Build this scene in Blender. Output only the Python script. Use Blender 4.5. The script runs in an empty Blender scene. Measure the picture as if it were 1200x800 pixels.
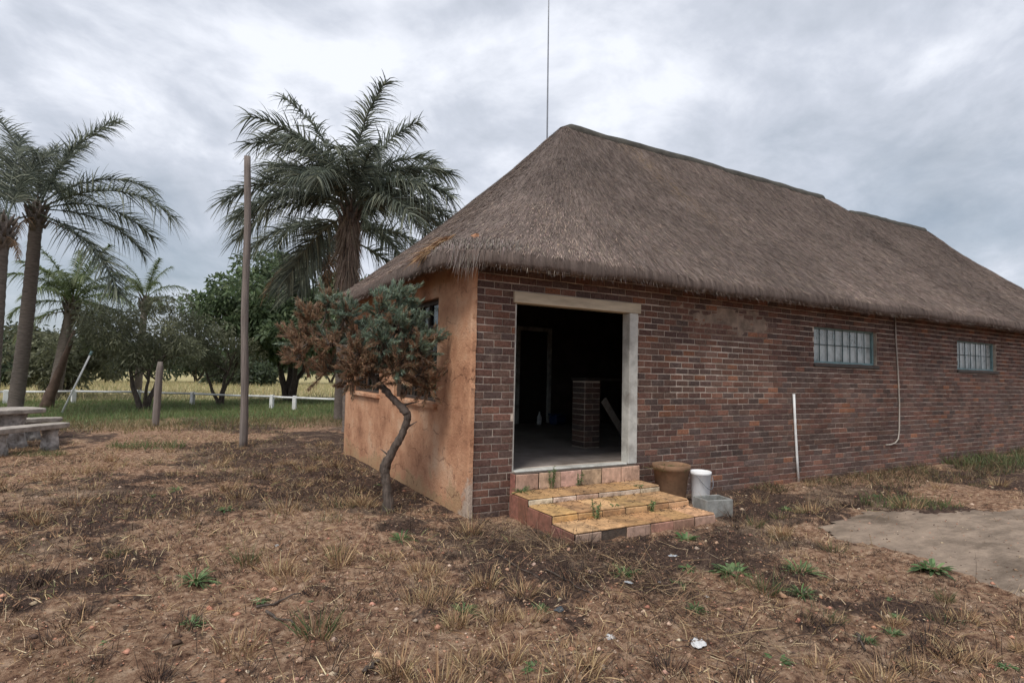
import bpy, math, random
import numpy as np
from mathutils import Matrix, Vector

rng = np.random.default_rng(7)
random.seed(7)
S = bpy.context.scene
COL = S.collection
R = math.radians
PI = math.pi

# ------------------------------------------------------------------ camera
CAM = np.array([-2.8227, -5.8634, 1.6156])
YAW, PITCH, ROLL, FPX = 0.51258, 0.05603, 0.02222, 671.8
fw = np.array([math.sin(YAW)*math.cos(PITCH), math.cos(YAW)*math.cos(PITCH), math.sin(PITCH)])
rt = np.array([math.cos(YAW), -math.sin(YAW), 0.0])
up = np.cross(rt, fw)
rt2 = rt*math.cos(ROLL) + up*math.sin(ROLL)
up2 = -rt*math.sin(ROLL) + up*math.cos(ROLL)
cd = bpy.data.cameras.new('camera')
cd.sensor_fit = 'HORIZONTAL'
cd.sensor_width = 36.0
cd.lens = FPX/1200*36
cd.clip_start = 0.05
cd.clip_end = 3000
camera = bpy.data.objects.new('camera', cd)
M = Matrix.Identity(4)
for i in range(3):
    M[i][0], M[i][1], M[i][2], M[i][3] = rt2[i], up2[i], -fw[i], CAM[i]
camera.matrix_world = M
COL.objects.link(camera)
S.camera = camera

# ------------------------------------------------------------------ sky, sun, exposure
SUN_EL, SUN_AZ = R(55), R(-125)          # azimuth from +Y towards +X: behind and left of the camera
S.view_settings.view_transform = 'Standard'
S.view_settings.look = 'None'
S.view_settings.exposure = 0.97
S.view_settings.gamma = 1.0
S.view_settings.use_curve_mapping = False
S.cycles.use_denoising = True
S.cycles.max_bounces = 6
S.cycles.diffuse_bounces = 3
S.cycles.glossy_bounces = 2
S.cycles.transmission_bounces = 4
S.cycles.transparent_max_bounces = 6
S.cycles.caustics_reflective = False
S.cycles.caustics_refractive = False


def nd(nt, typ, ins=None, **props):
    n = nt.nodes.new(typ)
    for k, v in props.items():
        setattr(n, k, v)
    for k, v in (ins or {}).items():
        s = n.inputs[k]
        if isinstance(v, bpy.types.NodeSocket):
            nt.links.new(v, s)
        else:
            s.default_value = v
    return n


def ramp(nt, fac, stops, interp='LINEAR'):
    n = nt.nodes.new('ShaderNodeValToRGB')
    cr = n.color_ramp
    cr.interpolation = interp
    while len(cr.elements) < len(stops):
        cr.elements.new(0.5)
    for e, (p, c) in zip(cr.elements, stops):
        e.position = p
        e.color = (c[0], c[1], c[2], 1) if len(c) == 3 else c
    nt.links.new(fac, n.inputs[0])
    return n.outputs[0]


def grey(v):
    return (v, v, v)


world = bpy.data.worlds.new('World')
S.world = world
world.use_nodes = True
wn = world.node_tree
wn.nodes.clear()
sky = nd(wn, 'ShaderNodeTexSky', sky_type='NISHITA', sun_disc=False, sun_elevation=SUN_EL, sun_rotation=SUN_AZ)
bg1 = nd(wn, 'ShaderNodeBackground', {'Color': sky.outputs[0], 'Strength': 0.1})
tc = nd(wn, 'ShaderNodeTexCoord')
sep = nd(wn, 'ShaderNodeSeparateXYZ', {0: tc.outputs['Generated']})
zz = nd(wn, 'ShaderNodeMath', {0: sep.outputs[2], 1: 0.0}, operation='MAXIMUM')
zz = nd(wn, 'ShaderNodeMath', {0: zz.outputs[0], 1: 0.32}, operation='ADD')
dx = nd(wn, 'ShaderNodeMath', {0: sep.outputs[0], 1: zz.outputs[0]}, operation='DIVIDE')
dy = nd(wn, 'ShaderNodeMath', {0: sep.outputs[1], 1: zz.outputs[0]}, operation='DIVIDE')
cv = nd(wn, 'ShaderNodeCombineXYZ', {0: dx.outputs[0], 1: dy.outputs[0], 2: 3.7})
n1 = nd(wn, 'ShaderNodeTexNoise', {'Vector': cv.outputs[0], 'Scale': 1.15, 'Detail': 7.0, 'Roughness': 0.55, 'Distortion': 0.5})
n2 = nd(wn, 'ShaderNodeTexNoise', {'Vector': cv.outputs[0], 'Scale': 4.2, 'Detail': 6.0, 'Roughness': 0.6, 'Distortion': 0.3})
mx = nd(wn, 'ShaderNodeMath', {0: n1.outputs[0], 1: 0.72}, operation='MULTIPLY')
mx = nd(wn, 'ShaderNodeMath', {0: n2.outputs[0], 1: 0.28, 2: mx.outputs[0]}, operation='MULTIPLY_ADD')
cl = ramp(wn, mx.outputs[0], [(0.32, (0.19, 0.213, 0.243)), (0.43, (0.265, 0.288, 0.325)), (0.51, (0.345, 0.365, 0.41)), (0.60, (0.50, 0.515, 0.555))])
bg2 = nd(wn, 'ShaderNodeBackground', {'Color': cl, 'Strength': 1.0})
cover = ramp(wn, n1.outputs[0], [(0.3, grey(0.86)), (0.5, grey(0.95))])
mixs = nd(wn, 'ShaderNodeMixShader', {0: cover, 1: bg1.outputs[0], 2: bg2.outputs[0]})
nd(wn, 'ShaderNodeOutputWorld', {0: mixs.outputs[0]})

sd = bpy.data.lights.new('sun', 'SUN')
sd.energy = 1.5
sd.angle = R(18)
sd.color = (1.0, 0.96, 0.9)
sun = bpy.data.objects.new('sun', sd)
sdir = Vector((math.sin(SUN_AZ)*math.cos(SUN_EL), math.cos(SUN_AZ)*math.cos(SUN_EL), math.sin(SUN_EL)))
sun.rotation_euler = sdir.to_track_quat('Z', 'Y').to_euler()
sun.location = sdir*40
COL.objects.link(sun)

# ------------------------------------------------------------------ helpers
WLOC = {}


def tag(o, label=None, cat=None, group=None, kind=None):
    for k, v in (('label', label), ('category', cat), ('group', group), ('kind', kind)):
        if v:
            o[k] = v
    return o


def thing(name, loc, label, cat, group=None):
    o = bpy.data.objects.new(name, None)
    o.empty_display_size = 0.2
    o.location = loc
    COL.objects.link(o)
    WLOC[o.name] = np.array(loc, float)
    return tag(o, label, cat, group)


def wl(o):
    return WLOC.get(o.name, np.zeros(3)) if o else np.zeros(3)


def np_mesh(name, V, F, mat, smooth=False, col=None, uv=None):
    """V (n,3); F (m,k) array or list of lists; col (n,3) per vertex"""
    V = np.asarray(V, np.float32)
    me = bpy.data.meshes.new(name)
    if isinstance(F, np.ndarray):
        m, k = F.shape
        me.vertices.add(len(V))
        me.vertices.foreach_set('co', V.ravel())
        me.loops.add(m*k)
        me.loops.foreach_set('vertex_index', F.ravel().astype(np.int32))
        me.polygons.add(m)
        me.polygons.foreach_set('loop_start', np.arange(0, m*k, k, dtype=np.int32))
        me.polygons.foreach_set('loop_total', np.full(m, k, dtype=np.int32))
        me.update(calc_edges=True)
    else:
        me.from_pydata([tuple(map(float, v)) for v in V], [], [list(map(int, f)) for f in F])
    if smooth:
        me.polygons.foreach_set('use_smooth', np.ones(len(me.polygons), bool))
    if col is not None:
        a = me.color_attributes.new('tint', 'FLOAT_COLOR', 'POINT')
        c4 = np.ones((len(V), 4), np.float32)
        c4[:, :3] = col
        a.data.foreach_set('color', c4.ravel())
    me.update()
    if mat:
        me.materials.append(mat)
    return me


def link(name, me, parent=None, loc=(0, 0, 0), rot=(0, 0, 0), scale=(1, 1, 1)):
    o = bpy.data.objects.new(name, me)
    COL.objects.link(o)
    if parent is not None:
        o.parent = parent
        WLOC[o.name] = wl(parent)
    else:
        WLOC[o.name] = np.array(loc, float)
    o.location = loc
    o.rotation_euler = rot
    o.scale = scale
    return o


class MB:
    def __init__(self):
        self.v, self.f = [], []

    def quad(self, a, b, c, d):
        n = len(self.v)
        self.v += [a, b, c, d]
        self.f.append([n, n+1, n+2, n+3])
        return self

    def box(self, c, s, rz=0.0, bev=0.0, tilt=None, jit=0.0):
        c = np.array(c, float)
        h = np.array(s, float)/2
        n = len(self.v)
        if bev <= 0:
            P = [(sx*h[0], sy*h[1], sz*h[2]) for sz in (-1, 1) for sx, sy in ((-1, -1), (1, -1), (1, 1), (-1, 1))]
            Fs = [[3, 2, 1, 0], [4, 5, 6, 7], [0, 1, 5, 4], [1, 2, 6, 5], [2, 3, 7, 6], [3, 0, 4, 7]]
        else:
            b = min(bev, 0.45*h.min()*2)
            P, idx = [], {}
            for sx in (-1, 1):
                for sy in (-1, 1):
                    for sz in (-1, 1):
                        for ax in range(3):
                            q = [sx*(h[0]-b), sy*(h[1]-b), sz*(h[2]-b)]
                            q[ax] = (sx, sy, sz)[ax]*h[ax]
                            idx[(sx, sy, sz, ax)] = len(P)
                            P.append(tuple(q))
            Fs = []
            for ax in range(3):
                o = [a for a in range(3) if a != ax]
                for s in (-1, 1):
                    q = []
                    for t in ((-1, -1), (1, -1), (1, 1), (-1, 1)):
                        k = [0, 0, 0]
                        k[ax], k[o[0]], k[o[1]] = s, t[0], t[1]
                        q.append(idx[(k[0], k[1], k[2], ax)])
                    Fs.append(q)
            for ax in range(3):          # edges along ax
                o = [a for a in range(3) if a != ax]
                for s0 in (-1, 1):
                    for s1 in (-1, 1):
                        k = [0, 0, 0]
                        k[o[0]], k[o[1]] = s0, s1
                        ka, kb = list(k), list(k)
                        ka[ax], kb[ax] = -1, 1
                        Fs.append([idx[(*ka, o[0])], idx[(*kb, o[0])], idx[(*kb, o[1])], idx[(*ka, o[1])]])
            for sx in (-1, 1):
                for sy in (-1, 1):
                    for sz in (-1, 1):
                        Fs.append([idx[(sx, sy, sz, a)] for a in range(3)])
        P = np.array(P)
        if jit:
            P = P + rng.uniform(-jit, jit, P.shape)
        if tilt is not None:
            m = np.array(Matrix.Rotation(tilt[0], 3, 'X') @ Matrix.Rotation(tilt[1], 3, 'Y'))
            P = P @ m.T
        if rz:
            cs, sn = math.cos(rz), math.sin(rz)
            P = P @ np.array([[cs, sn, 0], [-sn, cs, 0], [0, 0, 1]])
        self.v += [tuple(p) for p in (P + c)]
        self.f += [[i+n for i in q] for q in Fs]
        return self

    def tube(self, path, rad, k=8, cap=True, jit=0.0):
        path = np.array(path, float)
        m = len(path)
        rad = np.broadcast_to(np.array(rad, float), (m,))
        n0 = len(self.v)
        t = np.gradient(path, axis=0)
        t /= np.linalg.norm(t, axis=1)[:, None] + 1e-9
        ref = np.array([0.31, 0.93, 0.1]) if abs(t[0][1]) < 0.8 else np.array([1, 0, 0.1])
        a = np.cross(t[0], ref)
        a /= np.linalg.norm(a)
        for i in range(m):
            a = a - t[i]*(a @ t[i])
            a /= np.linalg.norm(a)+1e-9
            b = np.cross(t[i], a)
            for j in range(k):
                th = 2*PI*j/k
                r = rad[i]*(1+(random.uniform(-jit, jit) if jit else 0))
                self.v.append(tuple(path[i] + r*(math.cos(th)*a + math.sin(th)*b)))
        for i in range(m-1):
            for j in range(k):
                j2 = (j+1) % k
                self.f.append([n0+i*k+j, n0+i*k+j2, n0+(i+1)*k+j2, n0+(i+1)*k+j])
        if cap:
            self.f.append([n0+j for j in range(k)][::-1])
            self.f.append([n0+(m-1)*k+j for j in range(k)])
        return self

    def lathe(self, prof, c=(0, 0, 0), k=20, wob=0.0):
        n0 = len(self.v)
        for r, z in prof:
            for j in range(k):
                th = 2*PI*j/k
                rr = r*(1+wob*math.sin(3*th+z*4))
                self.v.append((c[0]+rr*math.cos(th), c[1]+rr*math.sin(th), c[2]+z))
        for i in range(len(prof)-1):
            for j in range(k):
                j2 = (j+1) % k
                self.f.append([n0+i*k+j, n0+i*k+j2, n0+(i+1)*k+j2, n0+(i+1)*k+j])
        return self

    def mesh(self, name, mat, off=None, smooth=False, col=None):
        V = np.array(self.v, float)
        if off is not None:
            V = V - off
        return np_mesh(name, V, self.f, mat, smooth, col)

    def build(self, name, mat, parent=None, loc=None, smooth=False, col=None):
        """vertices in world coordinates; loc = origin for a top-level mesh"""
        off = wl(parent) if parent is not None else np.array(loc if loc is not None else (0, 0, 0), float)
        return link(name, self.mesh(name, mat, off, smooth, col), parent, (0, 0, 0) if parent is not None else off)


def _hash(ix, iy, seed):
    h = (ix.astype(np.int64)*374761393 + iy.astype(np.int64)*668265263 + seed*1442695041) & 0x7fffffff
    h = ((h ^ (h >> 13))*1274126177) & 0x7fffffff
    return ((h ^ (h >> 16)) & 0xffff)/65535.0


def vnoise(x, y, seed=0):
    x = np.asarray(x, float)
    y = np.asarray(y, float)
    ix, iy = np.floor(x), np.floor(y)
    fx, fy = x-ix, y-iy
    fx, fy = fx*fx*(3-2*fx), fy*fy*(3-2*fy)
    a, b = _hash(ix, iy, seed), _hash(ix+1, iy, seed)
    c, d = _hash(ix, iy+1, seed), _hash(ix+1, iy+1, seed)
    return (a*(1-fx)+b*fx)*(1-fy) + (c*(1-fx)+d*fx)*fy


def fbm(x, y, o=4, seed=0):
    s, a, t = 0, 0.5, 0
    for i in range(o):
        s = s + a*vnoise(np.asarray(x)*2**i, np.asarray(y)*2**i, seed+i*17)
        t += a
        a *= 0.5
    return s/t


def sstep(a, b, x):
    t = np.clip((np.asarray(x, float)-a)/(b-a), 0, 1)
    return t*t*(3-2*t)


def norm(a):
    return a/(np.linalg.norm(a, axis=-1, keepdims=True)+1e-9)


def strips(base, d, L, W, bend, side=None, seg=2, taper=0.85, w0=1.0):
    """many thin curved blades -> V, F; base (n,3), d (n,3) unit, L,W (n,), bend (n,3) displacement at tip / L"""
    n = len(base)
    if side is None:
        side = norm(np.cross(d, rng.normal(size=(n, 3))))
    ts = np.linspace(0, 1, seg+1)
    rows = []
    for t in ts:
        c = base + d*(L*t)[:, None] + bend*(L*t*t)[:, None]
        w = W*(1-taper*t**1.5)*(w0 if t == 0 else 1)
        rows.append(np.stack([c-side*w[:, None]/2, c+side*w[:, None]/2], 1))
    V = np.concatenate(rows, 1)          # n, 2*(seg+1), 3
    k = 2*(seg+1)
    f = np.array([[2*i, 2*i+1, 2*i+3, 2*i+2] for i in range(seg)])
    F = (np.arange(n)[:, None, None]*k + f[None]).reshape(-1, 4)
    return V.reshape(-1, 3), F, k


def cjit(cols, n, s=0.18):
    """pick colours from a palette with jitter"""
    cols = np.array(cols, float)
    c = cols[rng.integers(0, len(cols), n)]
    return np.clip(c*rng.uniform(1-s, 1+s, (n, 1))*rng.uniform(0.94, 1.06, (n, 3)), 0, 1)


def rep(c, k):
    return np.repeat(c, k, axis=0)


# ------------------------------------------------------------------ materials
def mat_new(name):
    m = bpy.data.materials.new(name)
    m.use_nodes = True
    nt = m.node_tree
    bs = nt.nodes['Principled BSDF']
    bs.inputs['Roughness'].default_value = 0.85
    bs.inputs['Specular IOR Level'].default_value = 0.25
    return m, nt, bs


def mat_simple(name, col, rough=0.8, var=0.25, scale=8.0, bump=0.0, bscale=40.0, metal=0.0, spec=0.25, stops=None, stretch=None, dirt=0.0, detail=6.0):
    m, nt, bs = mat_new(name)
    bs.inputs['Roughness'].default_value = rough
    bs.inputs['Metallic'].default_value = metal
    bs.inputs['Specular IOR Level'].default_value = spec
    t = nd(nt, 'ShaderNodeTexCoord')
    vec = t.outputs['Object']
    if stretch:
        vec = nd(nt, 'ShaderNodeMapping', {0: vec, 'Scale': stretch}).outputs[0]
    n = nd(nt, 'ShaderNodeTexNoise', {'Vector': vec, 'Scale': scale, 'Detail': detail, 'Roughness': 0.6 if detail < 8 else 0.75})
    c = np.array(col)
    if stops is None:
        stops = [(0.3, tuple(c*(1-var))), (0.5, tuple(c)), (0.7, tuple(np.clip(c*(1+var), 0, 0.9)))]
    out = ramp(nt, n.outputs[0], stops)
    if dirt:
        n3 = nd(nt, 'ShaderNodeTexNoise', {'Vector': vec, 'Scale': scale*0.37, 'Detail': 8.0, 'Roughness': 0.7})
        f = ramp(nt, n3.outputs[0], [(0.48, grey(0)), (0.68, grey(dirt))])
        out = nd(nt, 'ShaderNodeMix', {0: f, 6: out, 7: (0.09, 0.065, 0.045, 1)}, data_type='RGBA').outputs[2]
    nt.links.new(out, bs.inputs['Base Color'])
    if bump:
        nb = nd(nt, 'ShaderNodeTexNoise', {'Vector': vec, 'Scale': bscale, 'Detail': 5.0, 'Roughness': 0.65})
        b = nd(nt, 'ShaderNodeBump', {'Strength': bump, 'Distance': 0.02, 'Height': nb.outputs[0]})
        nt.links.new(b.outputs[0], bs.inputs['Normal'])
    return m


def mat_tint(name, rough=0.8, spec=0.2, var=0.3, scale=30.0, bump=0.0, trans=0.0, dirt=0.0, wear=False):
    """colour from the 'tint' attribute, modulated by fine noise"""
    m, nt, bs = mat_new(name)
    bs.inputs['Roughness'].default_value = rough
    bs.inputs['Specular IOR Level'].default_value = spec
    a = nd(nt, 'ShaderNodeAttribute', attribute_name='tint')
    g = nd(nt, 'ShaderNodeNewGeometry')
    n = nd(nt, 'ShaderNodeTexNoise', {'Vector': g.outputs['Position'], 'Scale': scale, 'Detail': 5.0, 'Roughness': 0.65})
    f = ramp(nt, n.outputs[0], [(0.3, grey(1-var)), (0.7, grey(1+var))])
    mm = nd(nt, 'ShaderNodeMix', {0: 1.0, 6: a.outputs['Color'], 7: f}, data_type='RGBA', blend_type='MULTIPLY')
    if wear:
        nw = nd(nt, 'ShaderNodeTexNoise', {'Vector': g.outputs['Position'], 'Scale': 0.9, 'Detail': 6.0, 'Roughness': 0.65})
        fw_ = ramp(nt, nw.outputs[0], [(0.3, grey(0.68)), (0.7, grey(1.3))])
        mm = nd(nt, 'ShaderNodeMix', {0: 1.0, 6: mm.outputs[2], 7: fw_}, data_type='RGBA', blend_type='MULTIPLY')
        n4 = nd(nt, 'ShaderNodeTexNoise', {'Vector': g.outputs['Position'], 'Scale': 7.0, 'Detail': 9.0, 'Roughness': 0.78})
        f4 = ramp(nt, n4.outputs[0], [(0.53, grey(0)), (0.70, grey(0.6))])
        mm = nd(nt, 'ShaderNodeMix', {0: f4, 6: mm.outputs[2], 7: (0.27, 0.205, 0.165, 1)}, data_type='RGBA')
    if dirt:
        n3 = nd(nt, 'ShaderNodeTexNoise', {'Vector': g.outputs['Position'], 'Scale': 5.5, 'Detail': 9.0, 'Roughness': 0.75})
        fd = ramp(nt, n3.outputs[0], [(0.46, grey(0)), (0.66, grey(dirt))])
        mm = nd(nt, 'ShaderNodeMix', {0: fd, 6: mm.outputs[2], 7: (0.10, 0.065, 0.045, 1)}, data_type='RGBA')
    nt.links.new(mm.outputs[2], bs.inputs['Base Color'])
    if bump:
        b = nd(nt, 'ShaderNodeBump', {'Strength': bump, 'Distance': 0.01, 'Height': n.outputs[0]})
        nt.links.new(b.outputs[0], bs.inputs['Normal'])
    if trans:
        tr = nd(nt, 'ShaderNodeBsdfTranslucent', {'Color': mm.outputs[2]})
        mx_ = nd(nt, 'ShaderNodeMixShader', {0: trans, 1: bs.outputs[0], 2: tr.outputs[0]})
        nt.links.new(mx_.outputs[0], nt.nodes['Material Output'].inputs[0])
    return m


LEAF = mat_tint('leaf', rough=0.55, spec=0.4, var=0.1, scale=3.0, trans=0.4)
STRAW = mat_tint('straw', rough=0.85, spec=0.15, var=0.15, scale=15.0)
BRICK = mat_tint('brick_clay', rough=0.9, spec=0.15, var=0.45, scale=38.0, bump=0.7, wear=True)
CLOD = mat_tint('clods', rough=0.95, spec=0.1, var=0.3, scale=40.0, bump=0.4)
BARK = mat_simple('bark', (0.10, 0.078, 0.065), var=0.6, scale=22, bump=1.0, bscale=45, stretch=(1, 1, 0.25))
PALMBARK = mat_simple('palm_bark', (0.165, 0.135, 0.115), var=0.4, scale=9, bump=0.7, bscale=14, stretch=(0.6, 0.6, 3.0))
WOODPOLE = mat_simple('weathered_pole', (0.185, 0.155, 0.138), var=0.4, scale=10, bump=0.5, bscale=30, stretch=(3, 3, 0.15))
CONCRETE = mat_simple('concrete', (0.36, 0.32, 0.28), var=0.35, scale=7, bump=0.4, bscale=50, dirt=0.7)
STONEW = mat_simple('rough_whitewash', (0.42, 0.40, 0.38), var=0.6, scale=9, bump=0.8, bscale=25, dirt=0.8)
WHITEP = mat_simple('white_paint', (0.72, 0.72, 0.71), rough=0.5, var=0.12, scale=6, dirt=0.35)
CREAM = mat_simple('cream_paint', (0.50, 0.425, 0.315), rough=0.6, var=0.18, scale=9, bump=0.2, bscale=60, dirt=0.35, stretch=(0.3, 1, 1.6))
JAMB = mat_simple('jamb_paint', (0.52, 0.51, 0.47), rough=0.6, var=0.2, scale=7, dirt=0.6)
TEAL = mat_simple('teal_paint', (0.17, 0.27, 0.28), rough=0.5, var=0.2, scale=14, dirt=0.35)
DTEAL = mat_simple('dark_teal_paint', (0.055, 0.085, 0.085), rough=0.5, var=0.2, scale=14)
DARKFRAME = mat_simple('dark_frame', (0.045, 0.037, 0.032), rough=0.5, var=0.3, scale=10)
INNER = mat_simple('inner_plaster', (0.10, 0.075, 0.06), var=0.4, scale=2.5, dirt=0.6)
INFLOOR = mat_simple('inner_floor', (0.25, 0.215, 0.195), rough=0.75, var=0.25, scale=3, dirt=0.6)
METAL = mat_simple('galvanised', (0.22, 0.23, 0.25), rough=0.5, var=0.2, scale=5, metal=0.6)
PLASTIC = mat_simple('white_plastic', (0.80, 0.80, 0.80), rough=0.45, var=0.05, scale=6, dirt=0.12)
CURTAIN = mat_simple('curtain', (0.80, 0.80, 0.78), var=0.12, scale=10, stretch=(6, 6, 0.4))


def mat_mortar():
    m, nt, bs = mat_new('mortar')
    g = nd(nt, 'ShaderNodeNewGeometry')
    n = nd(nt, 'ShaderNodeTexNoise', {'Vector': g.outputs['Position'], 'Scale': 2.1, 'Detail': 7.0, 'Roughness': 0.7})
    c = ramp(nt, n.outputs[0], [(0.30, (0.19, 0.15, 0.12)), (0.46, (0.40, 0.33, 0.27)), (0.60, (0.60, 0.51, 0.43))])
    nt.links.new(c, bs.inputs['Base Color'])
    nb = nd(nt, 'ShaderNodeTexNoise', {'Vector': g.outputs['Position'], 'Scale': 70.0, 'Detail': 4.0})
    b = nd(nt, 'ShaderNodeBump', {'Strength': 0.6, 'Distance': 0.01, 'Height': nb.outputs[0]})
    nt.links.new(b.outputs[0], bs.inputs['Normal'])
    return m


MORTAR = mat_mortar()


def mat_plaster():
    m, nt, bs = mat_new('orange_plaster')
    g = nd(nt, 'ShaderNodeNewGeometry')
    pos = g.outputs['Position']
    n = nd(nt, 'ShaderNodeTexNoise', {'Vector': pos, 'Scale': 1.6, 'Detail': 8.0, 'Roughness': 0.65})
    c = ramp(nt, n.outputs[0], [(0.30, (0.23, 0.115, 0.068)), (0.41, (0.41, 0.205, 0.118)), (0.53, (0.54, 0.295, 0.175)), (0.69, (0.60, 0.40, 0.27))])
    # bare, ochre-grey plaster low down: splash-back wear with a ragged edge
    sp = nd(nt, 'ShaderNodeSeparateXYZ', {0: pos})
    n2 = nd(nt, 'ShaderNodeTexNoise', {'Vector': pos, 'Scale': 3.2, 'Detail': 7.0, 'Roughness': 0.7})
    h = nd(nt, 'ShaderNodeMath', {0: n2.outputs[0], 1: 1.5, 2: -0.55}, operation='MULTIPLY_ADD')
    h = nd(nt, 'ShaderNodeMath', {0: h.outputs[0], 1: sp.outputs[2]}, operation='SUBTRACT')
    f = ramp(nt, h.outputs[0], [(0.0, grey(0)), (0.12, grey(0.75))])
    c = nd(nt, 'ShaderNodeMix', {0: f, 6: c, 7: (0.37, 0.24, 0.13, 1)}, data_type='RGBA').outputs[2]
    # grey flaked area by the front corner
    n3 = nd(nt, 'ShaderNodeTexNoise', {'Vector': pos, 'Scale': 5.0, 'Detail': 8.0, 'Roughness': 0.7})
    a = nd(nt, 'ShaderNodeMath', {0: sp.outputs[1], 1: 1.7}, operation='MULTIPLY')
    a = nd(nt, 'ShaderNodeMath', {0: a.outputs[0], 1: sp.outputs[2]}, operation='ADD')
    a = nd(nt, 'ShaderNodeMath', {0: n3.outputs[0], 1: 1.3, 2: a.outputs[0]}, operation='MULTIPLY_ADD')
    f = ramp(nt, a.outputs[0], [(0.0, grey(0.85)), (0.96, grey(0.85)), (0.999, grey(0))])
    mr = nd(nt, 'ShaderNodeMapRange', {0: a.outputs[0], 1: 0.95, 2: 1.15, 3: 0.8, 4: 0.0})
    c = nd(nt, 'ShaderNodeMix', {0: mr.outputs[0], 6: c, 7: (0.42, 0.35, 0.29, 1)}, data_type='RGBA').outputs[2]
    # dark pock marks and streaks
    n4 = nd(nt, 'ShaderNodeTexNoise', {'Vector': pos, 'Scale': 11.0, 'Detail': 4.0, 'Roughness': 0.6})
    f = ramp(nt, n4.outputs[0], [(0.61, grey(0)), (0.70, grey(0.6))])
    c = nd(nt, 'ShaderNodeMix', {0: f, 6: c, 7: (0.17, 0.085, 0.055, 1)}, data_type='RGBA').outputs[2]
    # cracks along the courses beneath
    yz = nd(nt, 'ShaderNodeCombineXYZ', {0: sp.outputs[1], 1: sp.outputs[2], 2: 0.0})
    wob = nd(nt, 'ShaderNodeTexNoise', {'Vector': pos, 'Scale': 4.0, 'Detail': 4.0})
    wv = nd(nt, 'ShaderNodeVectorMath', {0: wob.outputs['Color'], 1: (0.35, 0.3, 0)}, operation='MULTIPLY')
    wv = nd(nt, 'ShaderNodeVectorMath', {0: yz.outputs[0], 1: wv.outputs[0]}, operation='ADD')
    br = nd(nt, 'ShaderNodeTexBrick', {'Vector': wv.outputs[0], 'Color1': (1, 1, 1, 1), 'Color2': (1, 1, 1, 1), 'Mortar': (0, 0, 0, 1), 'Scale': 1.0, 'Mortar Size': 0.006, 'Mortar Smooth': 0.2, 'Brick Width': 0.62, 'Row Height': 0.34})
    n5 = nd(nt, 'ShaderNodeTexNoise', {'Vector': pos, 'Scale': 2.3, 'Detail': 3.0})
    keep = ramp(nt, n5.outputs[0], [(0.46, grey(0)), (0.6, grey(1))])
    inv = nd(nt, 'ShaderNodeMath', {0: 1.0, 1: br.outputs['Color']}, operation='SUBTRACT')
    crk = nd(nt, 'ShaderNodeMath', {0: inv.outputs[0], 1: keep}, operation='MULTIPLY')
    f = nd(nt, 'ShaderNodeMath', {0: crk.outputs[0], 1: 0.6}, operation='MULTIPLY')
    c = nd(nt, 'ShaderNodeMix', {0: f.outputs[0], 6: c, 7: (0.15, 0.07, 0.045, 1)}, data_type='RGBA').outputs[2]
    nt.links.new(c, bs.inputs['Base Color'])
    n6 = nd(nt, 'ShaderNodeTexNoise', {'Vector': pos, 'Scale': 28.0, 'Detail': 8.0, 'Roughness': 0.7})
    hh = nd(nt, 'ShaderNodeMath', {0: crk.outputs[0], 1: -1.2, 2: n6.outputs[0]}, operation='MULTIPLY_ADD')
    b = nd(nt, 'ShaderNodeBump', {'Strength': 0.9, 'Distance': 0.02, 'Height': hh.outputs[0]})
    nt.links.new(b.outputs[0], bs.inputs['Normal'])
    return m


PLASTER = mat_plaster()
PLEDGE = mat_simple('plaster_edge', (0.62, 0.56, 0.49), var=0.3, scale=14, bump=0.6, bscale=40)


def mat_thatch():
    m, nt, bs = mat_new('thatch')
    bs.inputs['Roughness'].default_value = 0.95
    a = nd(nt, 'ShaderNodeAttribute', attribute_name='tint')      # (u metres, v metres down slope, -) packed
    mp = nd(nt, 'ShaderNodeMapping', {0: a.outputs['Vector'], 'Scale': (22.0, 2.2, 1.0)})
    n = nd(nt, 'ShaderNodeTexNoise', {'Vector': mp.outputs[0], 'Scale': 1.0, 'Detail': 7.0, 'Roughness': 0.7})
    c = ramp(nt, n.outputs[0], [(0.3, (0.062, 0.046, 0.039)), (0.5, (0.128, 0.098, 0.084)), (0.68, (0.21, 0.165, 0.142))])
    g = nd(nt, 'ShaderNodeNewGeometry')
    n2 = nd(nt, 'ShaderNodeTexNoise', {'Vector': g.outputs['Position'], 'Scale': 0.9, 'Detail': 6.0, 'Roughness': 0.65})
    f2 = ramp(nt, n2.outputs[0], [(0.3, grey(0.72)), (0.7, grey(1.3))])
    c = nd(nt, 'ShaderNodeMix', {0: 1.0, 6: c, 7: f2}, data_type='RGBA', blend_type='MULTIPLY').outputs[2]
    nt.links.new(c, bs.inputs['Base Color'])
    b = nd(nt, 'ShaderNodeBump', {'Strength': 1.0, 'Distance': 0.03, 'Height': n.outputs[0]})
    nt.links.new(b.outputs[0], bs.inputs['Normal'])
    return m


THATCH = mat_thatch()


def mat_glass():
    m, nt, bs = mat_new('window_glass')
    gl = nd(nt, 'ShaderNodeBsdfGlossy', {'Roughness': 0.06, 'Color': (0.9, 0.95, 0.95, 1)})
    tr = nd(nt, 'ShaderNodeBsdfTransparent', {'Color': (0.82, 0.88, 0.87, 1)})
    fr = nd(nt, 'ShaderNodeFresnel', {'IOR': 1.5})
    f = nd(nt, 'ShaderNodeMath', {0: fr.outputs[0], 1: 0.06}, operation='ADD')
    mx_ = nd(nt, 'ShaderNodeMixShader', {0: f.outputs[0], 1: tr.outputs[0], 2: gl.outputs[0]})
    nt.links.new(mx_.outputs[0], nt.nodes['Material Output'].inputs[0])
    return m


GLASS = mat_glass()


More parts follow.
